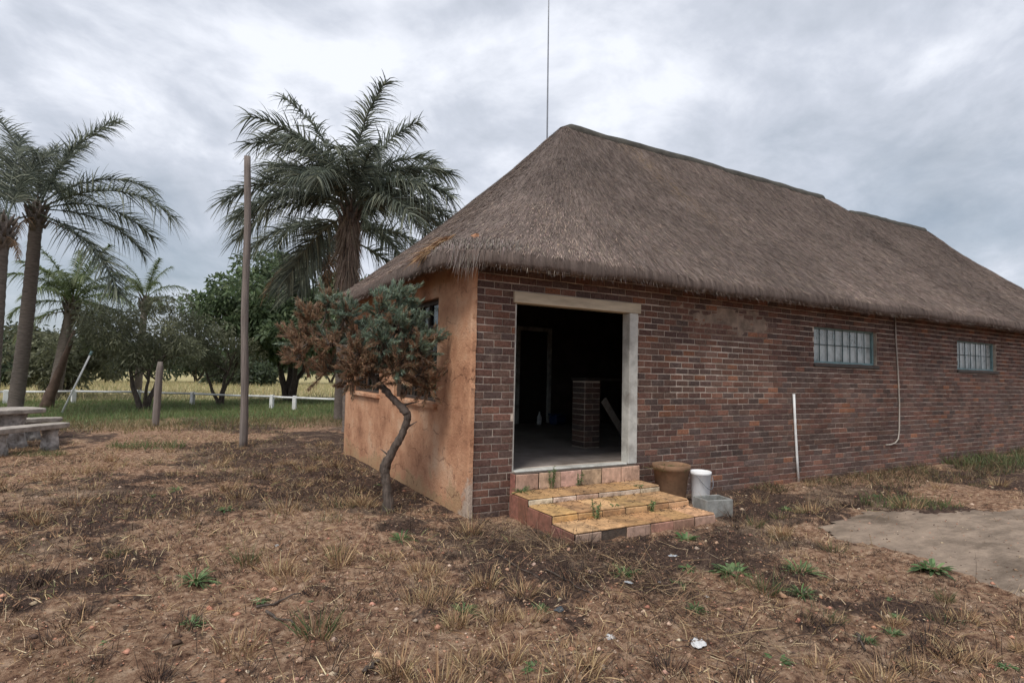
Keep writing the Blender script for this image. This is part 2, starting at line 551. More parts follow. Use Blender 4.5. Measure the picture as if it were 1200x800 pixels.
def mat_dusty():
    m = mat_glass()
    m.name = 'dusty_glass'
    nt = m.node_tree
    prev = nt.nodes['Material Output'].inputs[0].links[0].from_socket
    g = nd(nt, 'ShaderNodeNewGeometry')
    n = nd(nt, 'ShaderNodeTexNoise', {'Vector': g.outputs['Position'], 'Scale': 5.0, 'Detail': 6.0})
    f = ramp(nt, n.outputs[0], [(0.3, grey(0.2)), (0.7, grey(0.55))])
    df_ = nd(nt, 'ShaderNodeBsdfDiffuse', {'Color': (0.72, 0.75, 0.74, 1)})
    mx_ = nd(nt, 'ShaderNodeMixShader', {0: f, 1: prev, 2: df_.outputs[0]})
    nt.links.new(mx_.outputs[0], nt.nodes['Material Output'].inputs[0])
    return m


DUSTY = mat_dusty()


def mat_ground():
    m, nt, bs = mat_new('bare_soil')
    bs.inputs['Roughness'].default_value = 0.95
    bs.inputs['Specular IOR Level'].default_value = 0.12
    g = nd(nt, 'ShaderNodeNewGeometry')
    pos = g.outputs['Position']
    sp = nd(nt, 'ShaderNodeSeparateXYZ', {0: pos})
    nf = nd(nt, 'ShaderNodeTexNoise', {'Vector': pos, 'Scale': 14.0, 'Detail': 12.0, 'Roughness': 0.74})
    soil = ramp(nt, nf.outputs[0], [(0.30, (0.04, 0.025, 0.019)), (0.41, (0.17, 0.092, 0.060)), (0.50, (0.34, 0.205, 0.130)), (0.64, (0.56, 0.39, 0.27))])
    # ash-dark, once burnt patches
    nl = nd(nt, 'ShaderNodeTexNoise', {'Vector': pos, 'Scale': 3.0, 'Detail': 10.0, 'Roughness': 0.75, 'Distortion': 0.6})
    am = nd(nt, 'ShaderNodeAttribute', attribute_name='tint')
    f = nd(nt, 'ShaderNodeMath', {0: nl.outputs[0], 1: 3.2, 2: -1.72}, operation='MULTIPLY_ADD')
    f = nd(nt, 'ShaderNodeMath', {0: f.outputs[0], 1: am.outputs['Fac']}, operation='ADD')
    f = ramp(nt, f.outputs[0], [(0.30, grey(0)), (0.58, grey(0.93))])
    ash = ramp(nt, nf.outputs[0], [(0.3, (0.024, 0.019, 0.018)), (0.52, (0.075, 0.05, 0.041)), (0.72, (0.20, 0.125, 0.09))])
    c = nd(nt, 'ShaderNodeMix', {0: f, 6: soil, 7: ash}, data_type='RGBA').outputs[2]
    # little charred spots where tussocks burnt out
    nq = nd(nt, 'ShaderNodeTexNoise', {'Vector': pos, 'Scale': 6.5, 'Detail': 7.0, 'Roughness': 0.75})
    fq = ramp(nt, nq.outputs[0], [(0.57, grey(0)), (0.64, grey(0.8))])
    c = nd(nt, 'ShaderNodeMix', {0: fq, 6: c, 7: (0.045, 0.032, 0.026, 1)}, data_type='RGBA').outputs[2]
    # pale sandy places
    ns = nd(nt, 'ShaderNodeTexNoise', {'Vector': pos, 'Scale': 0.55, 'Detail': 8.0, 'Roughness': 0.7})
    f = ramp(nt, ns.outputs[0], [(0.52, grey(0)), (0.63, grey(0.55))])
    sand = ramp(nt, nf.outputs[0], [(0.3, (0.19, 0.12, 0.08)), (0.55, (0.47, 0.34, 0.235)), (0.72, (0.58, 0.44, 0.32))])
    c = nd(nt, 'ShaderNodeMix', {0: f, 6: c, 7: sand}, data_type='RGBA').outputs[2]
    # greener sward by the fence, dry field beyond
    ng = nd(nt, 'ShaderNodeTexNoise', {'Vector': pos, 'Scale': 0.5, 'Detail': 6.0})
    yy = nd(nt, 'ShaderNodeMath', {0: ng.outputs[0], 1: 8.0, 2: sp.outputs[1]}, operation='MULTIPLY_ADD')
    f = nd(nt, 'ShaderNodeMapRange', {0: yy.outputs[0], 1: 15.5, 2: 20.0, 3: 0.0, 4: 0.9})
    grs = ramp(nt, nf.outputs[0], [(0.3, (0.055, 0.07, 0.026)), (0.5, (0.11, 0.135, 0.05)), (0.7, (0.19, 0.185, 0.085))])
    c = nd(nt, 'ShaderNodeMix', {0: f.outputs[0], 6: c, 7: grs}, data_type='RGBA').outputs[2]
    f = nd(nt, 'ShaderNodeMapRange', {0: yy.outputs[0], 1: 29.0, 2: 34.0, 3: 0.0, 4: 1.0})
    fld = ramp(nt, ng.outputs[0], [(0.3, (0.27, 0.25, 0.11)), (0.6, (0.42, 0.35, 0.19))])
    c = nd(nt, 'ShaderNodeMix', {0: f.outputs[0], 6: c, 7: fld}, data_type='RGBA').outputs[2]
    nt.links.new(c, bs.inputs['Base Color'])
    nb = nd(nt, 'ShaderNodeTexNoise', {'Vector': pos, 'Scale': 24.0, 'Detail': 12.0, 'Roughness': 0.8})
    b = nd(nt, 'ShaderNodeBump', {'Strength': 1.0, 'Distance': 0.045, 'Height': nb.outputs[0]})
    nt.links.new(b.outputs[0], bs.inputs['Normal'])
    return m


GROUND = mat_ground()
SLAB = mat_simple('old_screed', (0.275, 0.21, 0.158), var=0.4, scale=3.0, bump=0.6, bscale=40, dirt=0.9, stretch=(0.8, 1.6, 1), detail=12.0)

# ------------------------------------------------------------------ ground
SLABPOLY = np.array([(3.25, -1.95), (4.6, -1.72), (6.4, -2.45), (9.0, -2.9), (9.6, -5.5), (6.0, -6.6), (3.1, -5.0), (2.62, -4.0), (2.80, -3.42), (3.0, -2.9), (2.9, -2.4)])


def in_poly(x, y, P):
    x = np.asarray(x, float)
    y = np.asarray(y, float)
    ins = np.zeros(x.shape, bool)
    n = len(P)
    for i in range(n):
        x0, y0 = P[i]
        x1, y1 = P[(i+1) % n]
        c = ((y0 > y) != (y1 > y)) & (x < (x1-x0)*(y-y0)/(y1-y0+1e-12)+x0)
        ins ^= c
    return ins


def poly_dist(x, y, P):
    d = np.full(np.shape(x), 1e9)
    n = len(P)
    for i in range(n):
        a, b = P[i], P[(i+1) % n]
        ab = b-a
        t = np.clip(((x-a[0])*ab[0]+(y-a[1])*ab[1])/(ab@ab), 0, 1)
        d = np.minimum(d, np.hypot(x-a[0]-t*ab[0], y-a[1]-t*ab[1]))
    return d


def gh(x, y):
    x = np.asarray(x, float)
    y = np.asarray(y, float)
    r = np.hypot(x-CAM[0], y-CAM[1])
    h = 0.10*(fbm(x*0.55, y*0.55, 3, 3)-0.5) + 0.05*(fbm(x*2.6, y*2.6, 3, 9)-0.5)
    h = h + 0.08*(fbm(x*9, y*9, 4, 21)-0.5)*np.clip(1.4-r/14, 0.15, 1)
    # heaped soil along the right part of the front wall
    h = h + 0.16*sstep(8, 15, x)*np.exp(-np.maximum(-y, 0)/1.1)*(y < 0.3)
    # sheltered strip by the walls is flatter
    dw = np.maximum(np.maximum(-x, x-19.3), np.maximum(-y, y-5.85))
    h = h*(0.45+0.55*sstep(0.0, 1.0, dw))
    d = poly_dist(x, y, SLABPOLY)
    s = np.where(in_poly(x, y, SLABPOLY), -d, d) + 0.55*(fbm(x*1.7, y*1.7, 4, 88)-0.40)
    h = np.where(s < 0, -0.06*sstep(0, 0.3, -s) + h*(1-sstep(0, 0.3, -s)), h + 0.03*np.exp(-(s/0.35)**2))
    # shallow worn dip in front of the door
    h = np.where((dw < 0), -0.03, h)
    # the yard falls away very gently and the country beyond rolls
    far = sstep(30, 120, r)
    return h + far*1.2*(fbm(x*0.012, y*0.012, 2, 5)-0.5)


def graded(lo, hi, a, b, st, g=1.13):
    c = list(np.arange(a, b+st/2, st))
    s, x = st, b
    while x < hi:
        s *= g
        x += s
        c.append(x)
    s, x = st, a
    left = []
    while x > lo:
        s *= g
        x -= s
        left.append(x)
    return np.array(left[::-1]+c)


def ash(x, y):
    """0..1: where the yard was burnt over"""
    x = np.asarray(x, float)
    y = np.asarray(y, float)
    f = fbm(x*0.55+4, y*0.55, 4, 25)*0.75+fbm(x*2.3, y*2.3, 3, 26)*0.25
    for (cx, cy, sx, sy, w_) in ((-0.7, 2.6, 0.9, 2.8, 0.10), (-3.2, 4.2, 2.2, 1.1, 0.09), (1.0, -2.0, 1.5, 0.5, 0.14), (1.4, -3.3, 1.0, 0.6, 0.10), (0.0, -1.2, 0.7, 0.7, 0.10), (-3.6, -0.4, 0.9, 0.35, 0.10),
                             (-2.8, -1.9, 1.0, 0.45, -0.10), (-1.2, -2.9, 1.2, 0.5, -0.10), (4.2, -1.1, 2.2, 0.5, 0.10), (-1.6, 1.0, 0.5, 0.8, -0.08), (9, -0.8, 5, 0.8, 0.15), (2.2, -3.9, 0.8, 0.5, 0.12), (6, -1.0, 3, 0.5, 0.08), (0.6, -4.0, 0.7, 0.4, -0.08)):
        f = f+w_*np.exp(-((x-cx)/sx)**2-((y-cy)/sy)**2)
    f = f+0.07*sstep(5.5, 9, np.hypot(x-CAM[0], y-CAM[1]))*(x < 0.5)
    return sstep(0.44, 0.66, f)


gx = graded(-700, 700, -7.0, 8.0, 0.045)
gy = graded(-200, 1200, -5.2, 6.0, 0.045)
GX, GY = np.meshgrid(gx, gy)
GZ = gh(GX, GY)
nx, ny = len(gx), len(gy)
ii = (np.arange(ny-1)[:, None]*nx + np.arange(nx-1)[None]).ravel()
me = np_mesh('ground', np.stack([GX, GY, GZ], -1).reshape(-1, 3), np.stack([ii, ii+1, ii+nx+1, ii+nx], 1), GROUND, smooth=True, col=np.repeat(ash(GX, GY).reshape(-1, 1), 3, 1))
tag(link('ground', me), kind='structure')


def g1(x, y):
    return float(gh(np.array([x]), np.array([y]))[0])


# old screed slab by the house
sx, sy = np.meshgrid(np.arange(1.8, 10.0, 0.07), np.arange(-7.0, -1.2, 0.07))
ins = in_poly(sx, sy, SLABPOLY)
zz_ = 0.012 + 0.012*(fbm(sx*1.3, sy*1.3, 3, 77)-0.5)
V = np.stack([sx, sy, zz_], -1).reshape(-1, 3)
nxs = sx.shape[1]
cells = [(j*nxs+i) for j in range(sx.shape[0]-1) for i in range(nxs-1) if ins[j, i] and ins[j, i+1] and ins[j+1, i] and ins[j+1, i+1]]
ii = np.array(cells)
F = np.stack([ii, ii+1, ii+nxs+1, ii+nxs], 1)
used = np.unique(F)
mp_ = np.full(len(V), -1)
mp_[used] = np.arange(len(used))
tag(link('pavement', np_mesh('pavement', V[used], mp_[F], SLAB, smooth=True)), kind='structure')

# ------------------------------------------------------------------ the house
HL, HW = 19.3, 5.85
WT = 3.2                                      # wall top (inside the thatch)
DOOR = (0.52, 2.40, 0.0, 2.587)               # outer opening incl. frame
WIN1 = (6.28, 8.16, 1.90, 2.54)
WIN2 = (11.16, 12.95, 1.90, 2.54)
GW = [(1.03, 2.75, 1.22, 2.58), (3.55, 5.25, 1.22, 2.58)]
house = thing('thatched_house', (0, 0, 0), 'long brick house with a grey thatched roof and an orange plastered end wall', 'house')


def grid_wall(fn, A, B, openings, d0, d1, disp=None):
    """solid slab on a grid: fn(a,b,d)->xyz; only exposed faces"""
    A = np.array(sorted(set(np.round(A, 4))))
    B = np.array(sorted(set(np.round(B, 4))))
    na, nb = len(A), len(B)

    def solid(i, j):
        if i < 0 or j < 0 or i >= na-1 or j >= nb-1:
            return False
        a, b = (A[i]+A[i+1])/2, (B[j]+B[j+1])/2
        return not any(o[0] < a < o[1] and o[2] < b < o[3] for o in openings)
    so = np.array([[solid(i, j) for j in range(nb-1)] for i in range(na-1)])
    AA, BB = np.meshgrid(A, B, indexing='ij')
    D0 = np.full(AA.shape, d0) + (disp(AA, BB) if disp else 0)
    V = np.concatenate([fn(AA, BB, D0).reshape(-1, 3), fn(AA, BB, np.full(AA.shape, d1)).reshape(-1, 3)])
    n = na*nb

    def iv(i, j, k):
        return k*n+i*nb+j
    F, E = [], []
    for i in range(na-1):
        for j in range(nb-1):
            if not so[i, j]:
                continue
            F.append([iv(i, j, 0), iv(i+1, j, 0), iv(i+1, j+1, 0), iv(i, j+1, 0)])
            F.append([iv(i, j, 1), iv(i, j+1, 1), iv(i+1, j+1, 1), iv(i+1, j, 1)])
            for (di, dj, p, q) in ((-1, 0, (i, j), (i, j+1)), (1, 0, (i+1, j+1), (i+1, j)), (0, -1, (i+1, j), (i, j)), (0, 1, (i, j+1), (i+1, j+1))):
                i2, j2 = i+di, j+dj
                if i2 < 0 or j2 < 0 or i2 >= na-1 or j2 >= nb-1 or not so[i2, j2]:
                    E.append([iv(*p, 0), iv(*q, 0), iv(*q, 1), iv(*p, 1)])
    return V, F, E


front = lambda a, b, d: np.stack([a, d+0*a, b], -1)
V, F, E = grid_wall(front, [0.004, 0.52, 2.40, 6.28, 8.16, 11.16, 12.95, HL], [-0.3, 0.475, 1.90, 2.54, 2.587, WT], [(0.52, 2.40, 0.475, 2.587), WIN1, WIN2], 0.007, 0.22)
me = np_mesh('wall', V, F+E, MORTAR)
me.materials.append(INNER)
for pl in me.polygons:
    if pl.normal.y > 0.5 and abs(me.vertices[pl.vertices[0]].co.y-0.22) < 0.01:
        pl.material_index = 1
front_wall = link('wall', me, house)
front_wall['label'] = 'dark red face brick long wall'
# other walls (core)
side = lambda a, b, d: np.stack([d+0*a, a, b], -1)
V, F, E = grid_wall(side, [0.22, HW-0.22]+[g for w in GW for g in w[:2]], [-0.3, 1.22, 2.58, WT], GW, 0.004, 0.22)
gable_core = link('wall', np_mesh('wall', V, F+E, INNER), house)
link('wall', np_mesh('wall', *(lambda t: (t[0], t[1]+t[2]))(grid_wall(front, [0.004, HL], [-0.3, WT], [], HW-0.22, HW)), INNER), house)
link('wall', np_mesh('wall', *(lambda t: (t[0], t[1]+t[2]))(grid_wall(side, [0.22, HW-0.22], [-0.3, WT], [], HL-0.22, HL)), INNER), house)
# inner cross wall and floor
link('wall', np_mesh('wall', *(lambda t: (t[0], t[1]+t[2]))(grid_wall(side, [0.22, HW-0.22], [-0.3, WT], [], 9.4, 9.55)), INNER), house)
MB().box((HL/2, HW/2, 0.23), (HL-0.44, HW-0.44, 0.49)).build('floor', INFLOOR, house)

# --- plaster on the end wall
A = list(np.arange(-0.012, HW, 0.06))+[HW]+[g for w in GW for g in w[:2]]
B = list(np.arange(-0.3, WT, 0.06))+[WT, 1.22, 2.58]


def pdisp(a, b):
    d = -0.010*fbm(a*1.7, b*1.7, 4, 31) - 0.006*fbm(a*8, b*8, 2, 5)
    return d


plast = lambda a, b, d: np.stack([d+0*a, np.where(a < 0.0, -0.004-0.03*fbm(b*3.1, b*0+2, 4, 8)+0.016*(vnoise(b*14, b*0, 3)-0.3), a), b], -1)
V, F, E = grid_wall(plast, A, B, GW, -0.036, 0.002, pdisp)
me = np_mesh('plaster', V, F+E, PLASTER, smooth=False)
me.materials.append(PLEDGE)
for pl in me.polygons:
    if pl.normal.y < -0.5 and min(me.vertices[i].co.y for i in pl.vertices) < 0.05:
        pl.material_index = 1
for pl in me.polygons:
    pl.use_smooth = abs(pl.normal.x) > 0.7
plas = link('plaster', me, house)
plas['label'] = 'cracked orange plaster coat of the end wall'

# --- bricks of the front wall
CH, BL = 0.085, 0.232
PALETTE = [(0.125, 0.062, 0.050), (0.105, 0.056, 0.048), (0.145, 0.070, 0.053), (0.092, 0.058, 0.052), (0.078, 0.056, 0.052), (0.095, 0.062, 0.055),
           (0.165, 0.078, 0.056), (0.120, 0.070, 0.057), (0.23, 0.098, 0.058), (0.088, 0.052, 0.047), (0.135, 0.080, 0.064), (0.085, 0.058, 0.053)]
_pm = np.array(PALETTE).mean(0)
PALETTE = [tuple((np.array(p_)*0.8+_pm*0.2)*np.array([1.07, 1.12, 1.10])) for p_ in PALETTE]
PW = np.array([4, 4, 3, 3, 2.2, 3, 1.6, 3, 0.5, 3, 2, 2.5])
PW = PW/PW.sum()


def brick_geo(l, h, y=0.0):
    """front of a brick, chipped and chamfered; local x,z centred, face at -y"""
    j = lambda s: rng.uniform(-s, s)
    o = [(-l/2, -h/2), (l/2, -h/2), (l/2, h/2), (-l/2, h/2)]
    P = [(x, 0.012, z) for x, z in o]
    P += [(x+j(0.002), 0.002+j(0.001), z+j(0.0015)) for x, z in o]
    c = 0.006
    P += [(x-math.copysign(c+j(0.003), x), -0.002+j(0.002), z-math.copysign(c+j(0.002), z)) for x, z in o]
    Fs = []
    for a in (0, 4):
        for k in range(4):
            k2 = (k+1) % 4
            Fs.append([a+k, a+k2, a+4+k2, a+4+k])
    Fs.append([8, 9, 10, 11])
    return P, Fs


VARI = []
for i in range(len(PALETTE)):
    for s in range(2):
        P, Fs = brick_geo(0.221, 0.072)
        VARI.append((i, np_mesh('brick', P, Fs, BRICK, col=np.tile(np.array(PALETTE[i])*rng.uniform(0.85, 1.15), (12, 1)))))

bricks = []
row = 0
z = -0.125
while z < WT-0.05:
    off = (row % 2)*BL/2 + rng.uniform(-0.02, 0.02)
    x = -off
    row += 1
    zc = z+CH/2
    opens = [(DOOR[0], DOOR[1])] if 0.475 < zc < DOOR[3]+0.01 else []
    for w in (WIN1, WIN2):
        if w[2] < zc < w[3]:
            opens.append(w[:2])
    if 0.0 < zc < 0.475:
        opens.append((0.56, 2.3))
    while x < HL:
        segs = [(max(x, 0.004)+0.0055, min(x+BL, HL)-0.0055)]
        for o in opens:
            ns_ = []
            for a, b in segs:
                if b <= o[0] or a >= o[1]:
                    ns_.append((a, b))
                else:
                    if a < o[0]-0.02:
                        ns_.append((a, o[0]-0.008))
                    if b > o[1]+0.02:
                        ns_.append((o[1]+0.008, b))
            segs = ns_
        for a, b in segs:
            if b-a > 0.025:
                bricks.append(((a+b)/2, zc+rng.uniform(-0.0025, 0.0025), b-a))
        x += BL
    z += CH


def in_patch(x, z):
    return 3.08 < x < 5.2 and 1.36 < z < 2.5


bd = [np.hypot(b[0]-CAM[0], CAM[1])**1 for b in bricks]
vis = [i for i in range(len(bricks)) if -0.04 < bricks[i][1] < 2.72]
vis.sort(key=lambda i: bd[i])
single = set(vis[:300])
P_all, F_all, C_all = [], [], []
for i, (x, z, l) in enumerate(bricks):
    ci = rng.choice(len(PALETTE), p=PW)
    hh = 0.072
    if in_patch(x, z):
        hh = 0.064
        l = l-0.006
    worn = 2.4 < x < 5.4 and z > 1.1 and rng.uniform() < 0.45
    if worn:
        ci = [6, 8, 10, 2, 6, 10][rng.integers(0, 6)]
    if i in single:
        c_, me = VARI[ci*2+rng.integers(0, 2)]
        o = link('brick', me, front_wall, (x, rng.uniform(-0.002, 0.002), z), (rng.uniform(-0.012, 0.012), rng.uniform(-0.008, 0.008), rng.uniform(-0.008, 0.008)), (l/0.221, 1, hh/0.072))
    else:
        P, Fs = brick_geo(l, hh)
        n0 = len(P_all)
        yj = rng.uniform(-0.003, 0.002)
        P_all += [(p[0]+x, p[1]+yj, p[2]+z) for p in P]
        F_all += [[k+n0 for k in q] for q in Fs]
        redder = 1.0 + (0.25 if (z < 0.45 and x > 4) else 0)
        c = np.array(PALETTE[ci])*rng.uniform(0.8, 1.2)*redder
        if in_patch(x, z):
            c = c*1.1+np.array((0.02, 0.012, 0.008))
        C_all += [c]*12
o = link('bricks', np_mesh('bricks', P_all, F_all, BRICK, col=np.array(C_all)), front_wall)
tag(o, kind='stuff')

# mortar smear over the bricked-up opening
sx, sz = np.meshgrid(np.linspace(3.0, 5.3, 60), np.linspace(2.18, 2.66, 24))
th = 0.016*(fbm(sx*3, sz*5, 4, 51)-0.5) + 0.008*sstep(2.25, 2.5, sz) - 0.012*np.abs((sx-4.1)/1.2)**4 - 0.0065
V = np.stack([sx, -0.004-th, sz], -1).reshape(-1, 3)
ii = (np.arange(23)[:, None]*60+np.arange(59)[None]).ravel()
SMEAR = mat_simple('old_mortar', (0.24, 0.18, 0.14), var=0.5, scale=6, bump=0.6, bscale=40)
link('mortar_smear', np_mesh('mortar_smear', V, np.stack([ii, ii+1, ii+61, ii+60], 1), SMEAR, smooth=True), front_wall)

# --- door frame
df = MB().box((1.46, 0.045, 2.521), (1.96, 0.16, 0.132), bev=0.006).build('door_frame', CREAM, house)
df['label'] = 'cream painted beam over the doorway'
MB().box((2.325, 0.05, 1.462), (0.145, 0.15, 1.985), bev=0.006).build('jamb', JAMB, df)
MB().box((0.532, 0.08, 1.462), (0.022, 0.13, 1.985), bev=0.005).build('jamb', JAMB, df)
MB().box((1.39, 0.05, 0.474), (1.69, 0.14, 0.022), bev=0.006).build('threshold', JAMB, df)


# --- windows
def window_front(w, n, rows):
    x0, x1, z0, z1 = w
    mb = MB()
    y = 0.085
    t = 0.045
    zi0, zi1 = z0+t, z1-t
    mb.box(((x0+x1)/2, y, z0+t/2), (x1-x0-0.004, 0.05, t), bev=0.005)
    mb.box(((x0+x1)/2, y, z1-t/2), (x1-x0-0.004, 0.05, t), bev=0.005)
    for xx in (x0+t/2+0.002, x1-t/2-0.002):
        mb.box((xx, y, (z0+z1)/2), (t, 0.05, z1-z0-2*t-0.002), bev=0.005)
    win = mb.build('window', TEAL, house)
    a, b = x0+t, x1-t
    st = (b-a)/n
    for i in range(1, n):
        MB().box((a+st*i, y-0.004, (zi0+zi1)/2), (0.016 if i % 2 else 0.022, 0.012, zi1-zi0+0.01), bev=0.003).build('glazing_bar', DTEAL, win)
    zm = zi0+(zi1-zi0)*0.52
    MB().box(((a+b)/2, y+0.004, zm), (b-a+0.01, 0.010, 0.014), bev=0.003).build('glazing_bar', DTEAL, win)
    for i in range(n):
        for (p, q) in ((zi0, zm), (zm, zi1)):
            MB().box((a+st*(i+0.5), y+0.018, (p+q)/2), (st-0.004, 0.004, q-p-0.002), tilt=(rng.uniform(-.01, .01), 0)).build('pane', DUSTY, win)
    # brick-on-edge dark sill below
    MB().box(((x0+x1)/2, 0.03, z0-0.028), (x1-x0+0.06, 0.12, 0.05), bev=0.008).build('sill', DARKFRAME, win)
    return win


window_front(WIN1, 8, 2)
window_front(WIN2, 7, 2)
for k, (w, lab) in enumerate(((WIN1, 'pale pleated curtain behind the wider teal window beside the bricked-up opening'), (WIN2, 'pale pleated curtain behind the teal window beyond the wall cable'))):
    xs = np.linspace(w[0]+0.02, w[1]-(0.02 if k == 0 else 0.42), 140)
    yy_ = 0.165+0.022*np.sin(xs*38+0.9*np.sin(xs*7))
    V = np.concatenate([np.stack([xs, yy_, 0*xs+1.92], -1), np.stack([xs, yy_*0+0.165+(yy_-0.165)*0.7, 0*xs+2.53], -1)])
    ii = np.arange(139)
    o = link('curtain', np_mesh('curtain', V-np.array([(w[0]+w[1])/2, 0.165, 1.92]), np.stack([ii, ii+1, ii+141, ii+140], 1), CURTAIN, smooth=True), None, ((w[0]+w[1])/2, 0.165, 1.92))
    sm = o.modifiers.new('thickness', 'SOLIDIFY')
    sm.thickness = 0.004
    tag(o, lab, 'curtain')

for (a0, a1, z0, z1) in GW:
    y = 0.09
    mb = MB()
    t = 0.045
    for zz2 in (z0+t/2, z1-t/2):
        mb.box((y, (a0+a1)/2, zz2), (0.05, a1-a0-0.004, t), bev=0.004)
    for aa in (a0+t/2+0.002, a1-t/2-0.002, a0+(a1-a0)*0.36):
        mb.box((y, aa, (z0+z1)/2), (0.05, t, z1-z0-2*t-0.002), bev=0.004)
    win = mb.build('window', DARKFRAME, house)
    for fz in (0.25, 0.5, 0.75):
        MB().box((y, (a0+a1)/2, z0+(z1-z0)*fz), (0.022, a1-a0-2*t+0.01, 0.022), bev=0.003).build('glazing_bar', DARKFRAME, win)
    for fa in (0.18, 0.52, 0.68, 0.84):
        MB().box((y+0.002, a0+(a1-a0)*fa, (z0+z1)/2), (0.02, 0.02, z1-z0-2*t+0.01), bev=0.003).build('glazing_bar', DARKFRAME, win)
    fas = [0.03, 0.18, 0.36, 0.52, 0.68, 0.84, 0.97]
    for i in range(6):
        for j in range(4):
            ya, yb = a0+(a1-a0)*fas[i], a0+(a1-a0)*fas[i+1]
            za, zb = z0+(z1-z0)*(0.03+0.235*j), z0+(z1-z0)*(0.03+0.235*(j+1))
            MB().box((y+0.014, (ya+yb)/2, (za+zb)/2), (0.004, yb-ya-0.006, zb-za-0.006)).build('pane', GLASS, win)
    MB().box((-0.015, (a0+a1)/2, z0-0.035), (0.17, a1-a0+0.1, 0.075), bev=0.015, jit=0.004).build('sill', PLASTER, win)

# --- thatched roof
ZE, ZR = 2.97, 6.34
OV = 0.44
RX0, RX1, RY = 3.18, 16.12, HW/2
x0, x1, y0, y1, RC = -OV, HL+OV, -OV, HW+OV, 0.75
pts = []


def arc(cx, cy, a0, a1, n=14):
    for t in np.linspace(a0, a1, n, endpoint=False):
        pts.append((cx+RC*math.cos(t), cy+RC*math.sin(t)))


def seg(ax, ay, bx, by, n):
    for t in np.linspace(0, 1, n, endpoint=False):
        pts.append((ax+(bx-ax)*t, ay+(by-ay)*t))


seg(x0, y1-RC, x0, y0+RC, 80)
arc(x0+RC, y0+RC, PI, 1.5*PI)
seg(x0+RC, y0, x1-RC, y0, 300)
arc(x1-RC, y0+RC, 1.5*PI, 2*PI)
seg(x1, y0+RC, x1, y1-RC, 50)
arc(x1-RC, y1-RC, 0, 0.5*PI)
seg(x1-RC, y1, x0+RC, y1, 150)
arc(x0+RC, y1-RC, 0.5*PI, PI)
EP = np.array(pts)
RP = np.stack([np.clip(EP[:, 0], RX0, RX1), np.full(len(EP), RY)], 1)
arcl = np.concatenate([[0], np.cumsum(np.linalg.norm(np.diff(EP, axis=0), axis=1))])
NU = len(EP)


def ridge_z(x):
    return ZR - 0.17*sstep(11.2, 12.5, x) + 0.05*sstep(12.7, 14.5, x) + 0.03*(vnoise(x*0.9, x*0, 4)-0.5)


def roof_pt(iu, v):
    """iu float index, v 0..1; vectorised"""
    iu = np.asarray(iu, float) % NU
    i0 = np.floor(iu).astype(int) % NU
    i1 = (i0+1) % NU
    f = (iu-np.floor(iu))[..., None]
    e = EP[i0]*(1-f)+EP[i1]*f
    r = RP[i0]*(1-f)+RP[i1]*f
    v = np.asarray(v, float)
    p = e*(1-v[..., None]) + r*v[..., None]
    zr = ridge_z(r[..., 0])
    ze = ZE + 0.06*(fbm(e[..., 0]*0.8, e[..., 1]*0.8, 3, 14)-0.5)
    z = ze + (zr-ze)*v - 0.13*np.sin(PI*v) - 0.10*(np.clip(v-0.9, 0, 1)/0.1)**2*0.8 + 0.06*np.clip(v-0.8, 0, 0.2)/0.2
    bump = 0.07*(fbm(p[..., 0]*0.9+7, p[..., 1]*0.9+z*0.9, 3, 6)-0.5) + 0.035*(fbm(p[..., 0]*4, p[..., 1]*4+z*3, 3, 61)-0.5)
    return np.stack([p[..., 0], p[..., 1], z+bump], -1)


NV = 44
vs = np.linspace(0, 1, NV)
rows = [roof_pt(np.arange(NU), np.full(NU, v)) for v in vs]
up_rows = np.stack(rows)                                        # NV,NU,3
inward = norm(RP-EP)
e0 = up_rows[0]
lip = []
lowj = 0.05*(fbm(EP[:, 0]*2.2, EP[:, 1]*2.2, 4, 41)-0.5)
for off_in, zz3 in ((1.15, 3.68), (0.5, 3.10), (0.12, 2.86), (0.02, 2.78), (-0.03, 2.84)):
    q = np.zeros((NU, 3))
    q[:, :2] = EP+inward*off_in
    q[:, 2] = zz3 + lowj*(1 if zz3 < 3 else 0) + (e0[:, 2]-ZE)*0.6
    lip.append(q)
inner_top = np.zeros((NU, 3))
inner_top[:, :2] = EP*0.12+RP*0.88
inner_top[:, 2] = 5.25
allrows = np.concatenate([np.stack([inner_top]+lip), up_rows])
nr = len(allrows)
F = []
idx = np.arange(NU)
for r_ in range(nr-1):
    a = r_*NU+idx
    b = r_*NU+(idx+1) % NU
    F.append(np.stack([a, b, b+NU, a+NU], 1))
F = np.concatenate(F)
slen = 4.7
colr = np.zeros((nr*NU, 3))
colr[:, 0] = np.tile(arcl*0.5, nr)
colr[:, 1] = np.repeat(np.concatenate([-np.arange(len(lip)+1)[::-1]*0.1, vs*slen]), NU)
roof = link('roof', np_mesh('roof', allrows.reshape(-1, 3), F, THATCH, smooth=True, col=colr), house)
roof['label'] = 'weathered grey-brown hipped thatch roof'
